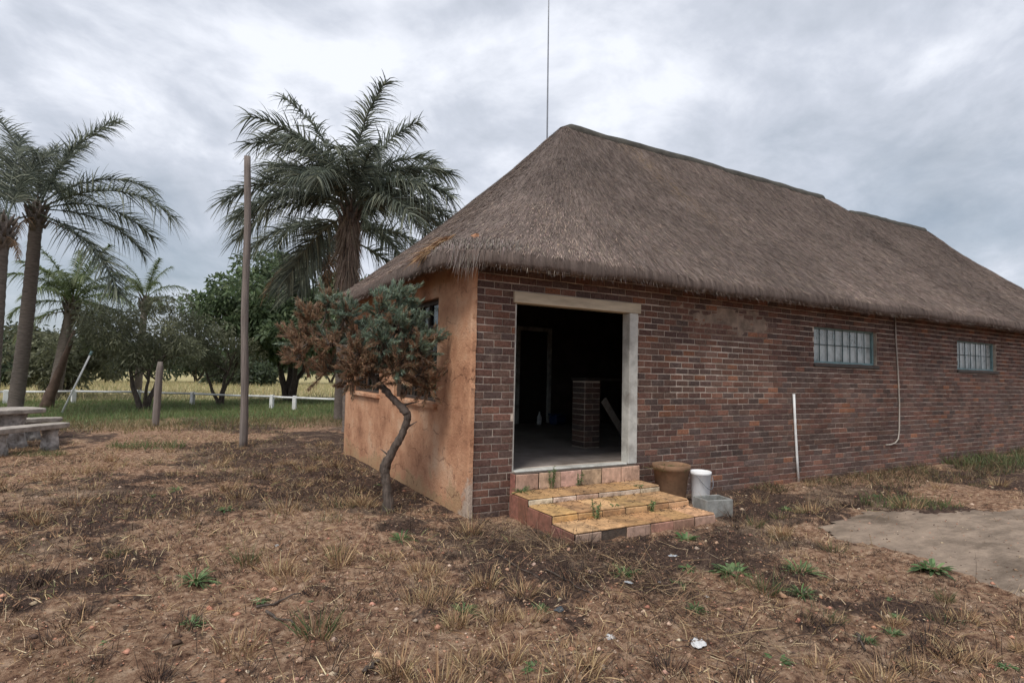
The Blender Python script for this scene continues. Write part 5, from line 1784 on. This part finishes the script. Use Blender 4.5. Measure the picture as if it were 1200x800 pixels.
# weeds and dry grass heaped along the foot of the long brick wall
n = 14000
x = 4.6+14*rng.uniform(0, 1, n)**1.2
y = -0.06-1.15*rng.uniform(0, 1, n)**1.5
k_ = fbm(x*1.3, y*1.3, 3, 210)+0.10*sstep(7, 12, x) > 0.50
x, y = x[k_], y[k_]
n = len(x)
base = np.stack([x, y, gh(x, y)-0.01], -1)
d = norm(np.stack([rng.normal(0, 0.5, n), rng.normal(0, 0.5, n), np.ones(n)], -1))
V, F, k = strips(base, d, rng.uniform(0.05, 0.24, n)*(0.6+0.6*sstep(6, 12, x)), rng.uniform(0.005, 0.012, n), np.stack([rng.normal(0, 0.3, n), rng.normal(0, 0.3, n), rng.uniform(-0.4, 0, n)], -1), seg=3)
gw_ = rng.uniform(0, 1, n) < 0.15+0.4*sstep(8, 12, x)
c = np.where(gw_[:, None], cjit([(0.10, 0.13, 0.05), (0.14, 0.16, 0.07), (0.08, 0.10, 0.045)], n), cjit([(0.22, 0.15, 0.085), (0.12, 0.08, 0.052), (0.07, 0.048, 0.036), (0.34, 0.24, 0.135)], n))
tag(link('wall_weeds', np_mesh('wall_weeds', V, F, LEAF, col=rep(c, k))), 'rough weeds and dry grass along the foot of the brick wall', 'grass', kind='stuff')

# sward by the fence and the dry field grass
x = rng.uniform(-16, 9, 42000)
y = rng.uniform(8.5, 25.5, 42000)
k_ = (fbm(x*0.5, y*0.5, 3, 33)*8+y > 14.5) & free(x, y)
x, y = x[k_], y[k_]
n = len(x)
base = np.stack([x, y, gh(x, y)-0.01], -1)
d = norm(np.stack([rng.normal(0, 0.4, n), rng.normal(0, 0.4, n), np.ones(n)], -1))
V, F, k = strips(base, d, rng.uniform(0.06, 0.20, n), rng.uniform(0.012, 0.022, n), rng.normal(0, 0.25, (n, 3)))
mixg = sstep(13, 17.5, y+fbm(x*0.4, y*0.4, 2, 2)*4)
c = np.where((rng.uniform(0, 1, n) < mixg*0.85)[:, None], cjit([(0.13, 0.19, 0.07), (0.17, 0.235, 0.085), (0.21, 0.245, 0.105)], n), cjit([(0.27, 0.21, 0.10), (0.20, 0.15, 0.08), (0.14, 0.13, 0.055)], n))
tag(link('grass', np_mesh('grass', V, F, LEAF, col=rep(c, k))), 'short green grass along the white fence', 'grass', kind='stuff')
x = rng.uniform(-30, 26, 26000)
y = rng.uniform(25, 60, 26000)
n = len(x)
base = np.stack([x, y, gh(x, y)-0.01], -1)
d = norm(np.stack([rng.normal(0, 0.35, n), rng.normal(0, 0.35, n), np.ones(n)], -1))
V, F, k = strips(base, d, rng.uniform(0.15, 0.45, n), rng.uniform(0.03, 0.05, n), rng.normal(0, 0.25, (n, 3)))
c = cjit([(0.50, 0.42, 0.23), (0.42, 0.37, 0.19), (0.56, 0.48, 0.28), (0.32, 0.31, 0.15)], n)
tag(link('field_grass', np_mesh('field_grass', V, F, LEAF, col=rep(c, k))), 'tall dry yellow grass of the field beyond the fence', 'grass', kind='stuff')


# ------------------------------------------------------------------ tufts and weeds, each its own thing
def tuft_mesh(name, n, h, spread, pal, lean=0.55, w=(0.003, 0.007), pal2=None, droop=0.3):
    a = rng.uniform(0, 2*PI, n)
    r = spread*np.sqrt(rng.uniform(0, 1, n))*0.4
    base = np.stack([np.cos(a)*r, np.sin(a)*r, np.full(n, -0.02)], -1)
    d = norm(np.stack([np.cos(a)*lean*rng.uniform(0, 1.3, n), np.sin(a)*lean*rng.uniform(0, 1.3, n), np.ones(n)], -1)+rng.normal(0, 0.12, (n, 3)))
    bend = np.stack([np.cos(a)*0.15, np.sin(a)*0.15, -droop*rng.uniform(0, 1.5, n)], -1)+rng.normal(0, 0.08, (n, 3))
    V, F, k = strips(base, d, h*rng.uniform(0.35, 1.1, n), rng.uniform(*w, n), bend, seg=3)
    c = cjit(pal, n, 0.25)
    if pal2 is not None:
        m_ = rng.uniform(0, 1, n) < 0.45
        c[m_] = cjit(pal2, int(m_.sum()), 0.2)
    return np_mesh(name, V, F, STRAW if pal2 is None else LEAF, col=rep(c, k))


DRY = [(0.42, 0.29, 0.16), (0.34, 0.215, 0.12), (0.26, 0.15, 0.085), (0.52, 0.39, 0.22), (0.17, 0.105, 0.065)]
BURNT = [(0.055, 0.038, 0.032), (0.085, 0.055, 0.042), (0.16, 0.095, 0.06), (0.035, 0.028, 0.026)]
FRESH = [(0.085, 0.13, 0.05), (0.11, 0.16, 0.065), (0.065, 0.105, 0.042)]
dry_m = [tuft_mesh('grass_tuft', 120, h, s, DRY) for h, s in ((0.20, 0.22), (0.16, 0.26), (0.24, 0.18), (0.14, 0.3), (0.19, 0.34))]
burnt_m = [tuft_mesh('grass_tuft', 90, h, s, BURNT, lean=0.7) for h, s in ((0.14, 0.24), (0.11, 0.3), (0.17, 0.2))]
mix_m = [tuft_mesh('grass_tuft', 130, h, s, DRY, pal2=FRESH) for h, s in ((0.17, 0.26), (0.13, 0.3), (0.2, 0.22))]


LAND = [((1.4, -1.6), 'before the tiled doorstep'), ((-0.7, 0.7), 'round the twisted juniper'), ((3.2, -3.2), 'along the edge of the screed slab'), ((-1.75, 7.3), 'near the tall wooden pole'), ((-5.4, 7.8), 'near the concrete benches'),
        ((6.0, -0.7), 'at the foot of the long brick wall'), ((-0.4, 4.0), 'along the orange end wall'), ((-2.6, -1.4), 'in the open sandy yard before the juniper'), ((-4.2, 3.0), 'in the open yard between juniper and benches'), ((-0.6, -3.4), 'among the white litter scraps'), ((-3.2, 12.0), 'near the stump post')]


def where(x_, y_):
    return min(LAND, key=lambda q_: (q_[0][0]-x_)**2+(q_[0][1]-y_)**2)[1]


def put_tufts(n, meshes, label, group, seed, rmax, thr, smin=0.6, smax=1.25, power=1.25):
    xs, ys = scatter(n*6, rmax, rmin=2.6, power=power, seed=seed)
    f = fbm(xs*0.7, ys*0.7, 3, seed+40)
    k_ = (f > thr) & ~in_poly(xs, ys, SLABPOLY)
    xs, ys = xs[k_][:n], ys[k_][:n]
    for a_, b_ in zip(xs, ys):
        s = rng.uniform(smin, smax)
        mi_ = rng.integers(0, len(meshes))
        o_ = link('grass_tuft', meshes[mi_], None, (a_, b_, g1(a_, b_)), (0, 0, rng.uniform(0, 6.28)), (s, s, s*rng.uniform(0.8, 1.2)))
        tag(o_, (('tall ', 'low ')[mi_ % 2] + label + ' ' + where(a_, b_)), 'grass tuft', group)


put_tufts(170, dry_m, 'clump of dry straw-coloured grass', 'dry grass tufts in the yard', 61, 13, 0.46)
put_tufts(70, burnt_m, 'blackened burnt grass stubble', 'burnt grass stubs in the yard', 62, 11, 0.45)
put_tufts(34, mix_m, 'dry grass clump with fresh green blades', 'half green grass tufts in the yard', 63, 12, 0.44)


def weed_mesh(name, n, ln, w, pal, upright=0.6, spread=0.05):
    a = rng.uniform(0, 2*PI, n)
    base = np.stack([np.cos(a)*spread*rng.uniform(0, 1, n), np.sin(a)*spread*rng.uniform(0, 1, n), np.full(n, -0.01)], -1)
    d = norm(np.stack([np.cos(a), np.sin(a), rng.uniform(0.2, 1.6, n)*upright], -1))
    side_ = norm(np.stack([-np.sin(a), np.cos(a), rng.normal(0, 0.25, n)], -1))
    ts = np.array([0, 0.25, 0.55, 0.8, 1.0])
    wd = np.array([0.35, 0.85, 1.0, 0.65, 0.08])
    L = ln*rng.uniform(0.55, 1.15, n)
    W = w*rng.uniform(0.7, 1.2, n)
    rows_ = []
    for t, q_ in zip(ts, wd):
        c_ = base+d*(L*t)[:, None]+np.array([0, 0, -0.42])*(L*t*t)[:, None]
        rows_.append(np.stack([c_-side_*(W*q_/2)[:, None], c_+side_*(W*q_/2)[:, None]], 1))
    V = np.concatenate(rows_, 1).reshape(-1, 3)
    F = (np.arange(n)[:, None, None]*10+np.array([[2*i, 2*i+1, 2*i+3, 2*i+2] for i in range(4)])[None]).reshape(-1, 4)
    return np_mesh(name, V, F, LEAF, col=np.repeat(cjit(pal, n, 0.2), 10, 0))


WG = [(0.12, 0.20, 0.075), (0.15, 0.24, 0.095), (0.09, 0.155, 0.06), (0.19, 0.27, 0.12)]
wide = [weed_mesh('weed', 60, 0.13, 0.022, WG, upright=0.9) for _ in range(3)]
narrow = [weed_mesh('weed', 60, 0.2, 0.014, WG, upright=1.0) for _ in range(3)]
low = weed_mesh('weed', 40, 0.09, 0.022, WG)
patch_ = []
for s in range(2):
    n = 420
    a = rng.uniform(0, 2*PI, n)
    r = np.sqrt(rng.uniform(0, 1, n))
    base = np.stack([np.cos(a)*r*0.75, np.sin(a)*r*0.45, np.full(n, -0.01)], -1)
    d = norm(np.stack([rng.normal(0, 0.5, n), rng.normal(0, 0.5, n), np.ones(n)], -1))
    V, F, k = strips(base, d, rng.uniform(0.06, 0.17, n), rng.uniform(0.008, 0.016, n), rng.normal(0, 0.3, (n, 3)), seg=3)
    patch_.append(np_mesh('grass_patch', V, F, LEAF, col=rep(cjit([(0.12, 0.165, 0.06), (0.10, 0.14, 0.05), (0.16, 0.19, 0.08), (0.2, 0.18, 0.09)], n), k)))


def pix(x, y, z=0.0):
    """where in the yard a spot noted on the photograph lies"""
    d_ = fw+rt2*(x-600)/FPX-up2*(y-400)/FPX
    t_ = (z-CAM[2])/d_[2]
    return CAM+d_*t_


def weed(px, py, me_, s, label, name='weed', cat='weed', z=None, group=None, wxy=None):
    w_ = pix(px, py) if wxy is None else np.array(wxy)
    zz5 = g1(w_[0], w_[1]) if z is None else z
    o_ = link(name, me_, None, (w_[0], w_[1], zz5), (0, 0, rng.uniform(0, 6.28) if name == 'weed' else -0.5), (s, s, s))
    tag(o_, label, cat, group)


gl = 'leafy green weed growing in the littered soil before the doorstep'
gr = 'leafy weeds before the doorstep'
weed(858, 672, wide[0], 1.5, gl, group=gr)
weed(804, 634, wide[1], 1.1, gl, group=gr)
weed(806, 668, low, 0.8, gl, group=gr)
weed(718, 664, low, 0.8, gl, group=gr)
weed(938, 672, narrow[0], 1.1, 'upright bushy green weed, the taller of two growing together near the screed slab')
weed(939, 697, narrow[1], 0.8, 'small green weed at the foot of a taller bushy one near the screed slab')
weed(1092, 672, wide[2], 1.35, 'broad bright green weed at the edge of the screed slab')
weed(912, 778, low, 0.9, 'low green weed among pink brick crumbs and dark stalks')
weed(627, 780, low, 0.8, 'small bright green seedling in the pale sandy soil')
weed(228, 680, narrow[2], 0.9, 'spiky green weed beside a burnt stub in the sandy yard')
weed(470, 630, narrow[0], 0.9, 'pale green grass rosette in front of the twisted juniper trunk')
weed(265, 598, low, 1.1, 'flat grey-green weed between the juniper and the wooden pole')
weed(175, 582, low, 1.0, 'small green weed in the dark soil of the open yard')
weed(390, 648, low, 0.8, 'tiny green weed in the bare soil left of the juniper rosette')
weed(605, 575, narrow[1], 0.8, 'bushy green weed rooted at the left end of the top step', z=0.27, wxy=(0.56, -0.17))
weed(752, 575, low, 0.75, 'little green weed sprouting on the right end of the top step', z=0.275, wxy=(2.06, -0.44))
weed(700, 600, low, 0.7, 'tiny weed in the joint of the middle tread', z=0.205, wxy=(1.3, -0.9))
weed(1065, 590, patch_[0], 0.9, 'long low patch of green grass between the slab and the brick wall', 'grass_patch', 'grass')
weed(172, 524, patch_[1], 1.0, 'round fresh green grass patch near the concrete bench', 'grass_patch', 'grass')
weed(45, 534, patch_[0], 0.6, 'green grass under the concrete bench', 'grass_patch', 'grass')
weed(1165, 545, patch_[1], 1.5, 'rough green weeds heaped against the far brick wall', 'grass_patch', 'grass')


xs_, ys_ = scatter(400, 11, rmin=2.8, power=1.3, seed=99)
kk_ = ~in_poly(xs_, ys_, SLABPOLY) & (fbm(xs_*0.5, ys_*0.5, 3, 140) > 0.47)
for a_, b_ in list(zip(xs_[kk_], ys_[kk_]))[:34]:
    weed(0, 0, low if rng.uniform() < 0.6 else narrow[rng.integers(0, 3)], rng.uniform(0.35, 0.8), 'tiny fresh green seedling '+where(a_, b_), wxy=(a_, b_), group='green seedlings in the yard')


def stem_weed(loc, h, n, label):
    t_ = thing('tall_weed', loc, label, 'weed')
    mb_ = MB()
    Vb, Fb, Cb = [], [], []
    off_ = 0
    for i in range(n):
        a_ = rng.uniform(0, 6.28)
        top_ = np.array(loc)+np.array([math.cos(a_)*0.05, math.sin(a_)*0.05, h*rng.uniform(0.7, 1.0)])
        b_ = np.array(loc)+np.array([math.cos(a_)*0.015, math.sin(a_)*0.015, -0.01])
        mb_.tube([b_, (b_+top_)/2+rng.normal(0, 0.008, 3), top_], [0.004, 0.003, 0.0015], k=5)
        m_ = 34
        tt = rng.uniform(0.15, 1, m_)
        bs2 = b_+(top_-b_)*tt[:, None]
        dn = norm(rng.normal(0, 0.8, (m_, 3))+np.array([0, 0, 0.6]))
        Vn, Fn, k2 = strips(bs2, dn, rng.uniform(0.025, 0.055, m_), rng.uniform(0.007, 0.014, m_), np.tile([0, 0, -0.3], (m_, 1)))
        Vb.append(Vn)
        Fb.append(Fn+off_)
        off_ += len(Vn)
        Cb.append(rep(cjit(WG, m_), k2))
    mb_.build('stem', mat_stem, t_)
    link('leaves', np_mesh('leaves', np.concatenate(Vb)-np.array(loc), np.concatenate(Fb), LEAF, col=np.concatenate(Cb)), t_)


mat_stem = mat_simple('stem', (0.13, 0.13, 0.06), var=0.2)
stem_weed((0.98, -0.14, 0.27), 0.30, 4, 'tall thin green weed growing on the top step before the open doorway')
stem_weed((1.36, -0.15, 0.27), 0.2, 2, 'thin wilted weed on the top step under the middle of the doorway')
stem_weed((0.95, -1.02, 0.12), 0.19, 3, 'dark thin weed growing from the broken lowest step')
stem_weed((1.75, -1.0, 0.12), 0.15, 2, 'thin sprig growing at the right of the lowest tread')

# ------------------------------------------------------------------ litter
LITTER = mat_simple('litter_plastic', (0.62, 0.62, 0.62), rough=0.5, var=0.15, scale=30, dirt=0.3)
GLASSY = mat_simple('grey_wrapper', (0.42, 0.44, 0.46), rough=0.4, var=0.3, scale=30)


def crumple(px, py, s, label, mat=LITTER, cat='litter', ar=0.7, h=0.35):
    w_ = pix(px, py)
    m_ = 9
    u, v_ = np.meshgrid(np.linspace(-1, 1, m_), np.linspace(-1, 1, m_))
    keepm = 1-0.25*rng.uniform(0, 1, u.shape)
    z_ = h*s*(0.25+np.abs(rng.normal(0, 0.35, u.shape)))*(1-0.5*np.maximum(np.abs(u), np.abs(v_)))
    V_ = np.stack([u*s*keepm*(1-0.25*v_**2), v_*s*ar*keepm*(1-0.25*u**2), z_-0.003], -1).reshape(-1, 3)
    i_ = (np.arange(m_-1)[:, None]*m_+np.arange(m_-1)[None]).ravel()
    o_ = link('litter', np_mesh('litter', V_, np.stack([i_, i_+1, i_+m_+1, i_+m_], 1), mat), None, (w_[0], w_[1], g1(w_[0], w_[1])+0.004), (rng.uniform(-.1, .1), rng.uniform(-.1, .1), rng.uniform(0, 6.28)))
    md = o_.modifiers.new('thickness', 'SOLIDIFY')
    md.thickness = 0.002
    tag(o_, label, cat)


crumple(716, 744, 0.06, 'crumpled white plastic scrap lying on pale sandy soil')
crumple(818, 752, 0.075, 'torn white plastic bag piece half hidden in dark dead grass')
crumple(788, 654, 0.05, 'small crumpled white wrapper on the soil before the lowest step', GLASSY)
crumple(731, 667, 0.04, 'cream coloured scrap beside a small weed before the steps', mat_simple('cream_scrap', (0.55, 0.50, 0.30), var=0.1))
crumple(736, 685, 0.05, 'flat grey wrapper scrap in the dark soil before the steps', GLASSY, h=0.15)
crumple(772, 681, 0.04, 'thin pale scrap of paper lying in dark litter', LITTER, ar=0.4, h=0.1)
crumple(828, 698, 0.03, 'tiny pale scrap in the brick crumbs', LITTER, ar=0.5, h=0.1)
crumple(656, 711, 0.05, 'dark grey crushed wrapper among dry grass', mat_simple('dark_wrapper', (0.07, 0.08, 0.09), rough=0.35, var=0.4, scale=40))
crumple(324, 634, 0.03, 'small white scrap on the bare yard soil near the juniper', LITTER)


def stick(px0, py0, px1, py1, r, label):
    a_, b_ = pix(px0, py0), pix(px1, py1)
    t_ = np.linspace(0, 1, 7)[:, None]
    p_ = a_*(1-t_)+b_*t_
    p_[:, :2] += rng.normal(0, 0.012, (7, 2))
    p_[:, 2] = gh(p_[:, 0], p_[:, 1])+r*0.9+0.01
    o_ = MB().tube(p_, np.linspace(r, r*0.5, 7), k=6, jit=0.1).build('stick', BARK, None, tuple(p_[0]), smooth=True)
    tag(o_, label, 'stick')


stick(300, 706, 352, 694, 0.010, 'dark charred stick lying in the sandy soil')
stick(310, 715, 345, 730, 0.010, 'short charred stick beside a longer one')
stick(425, 782, 446, 770, 0.014, 'stubby brown stick in pale soil')
stick(1004, 745, 1010, 762, 0.012, 'blackened stick stub at the edge of brick crumbs')
stick(30, 512, 60, 504, 0.02, 'grey dead branch lying under the bench')
for (qx0, qy0, qx1, qy1, lab) in ((575, 645, 655, 690, 'long brown dead stem trailing from the doorstep corner'), (640, 668, 700, 705, 'dry reed stem lying in the weeds before the doorstep')):
    stick(qx0, qy0, qx1, qy1, 0.007, lab)
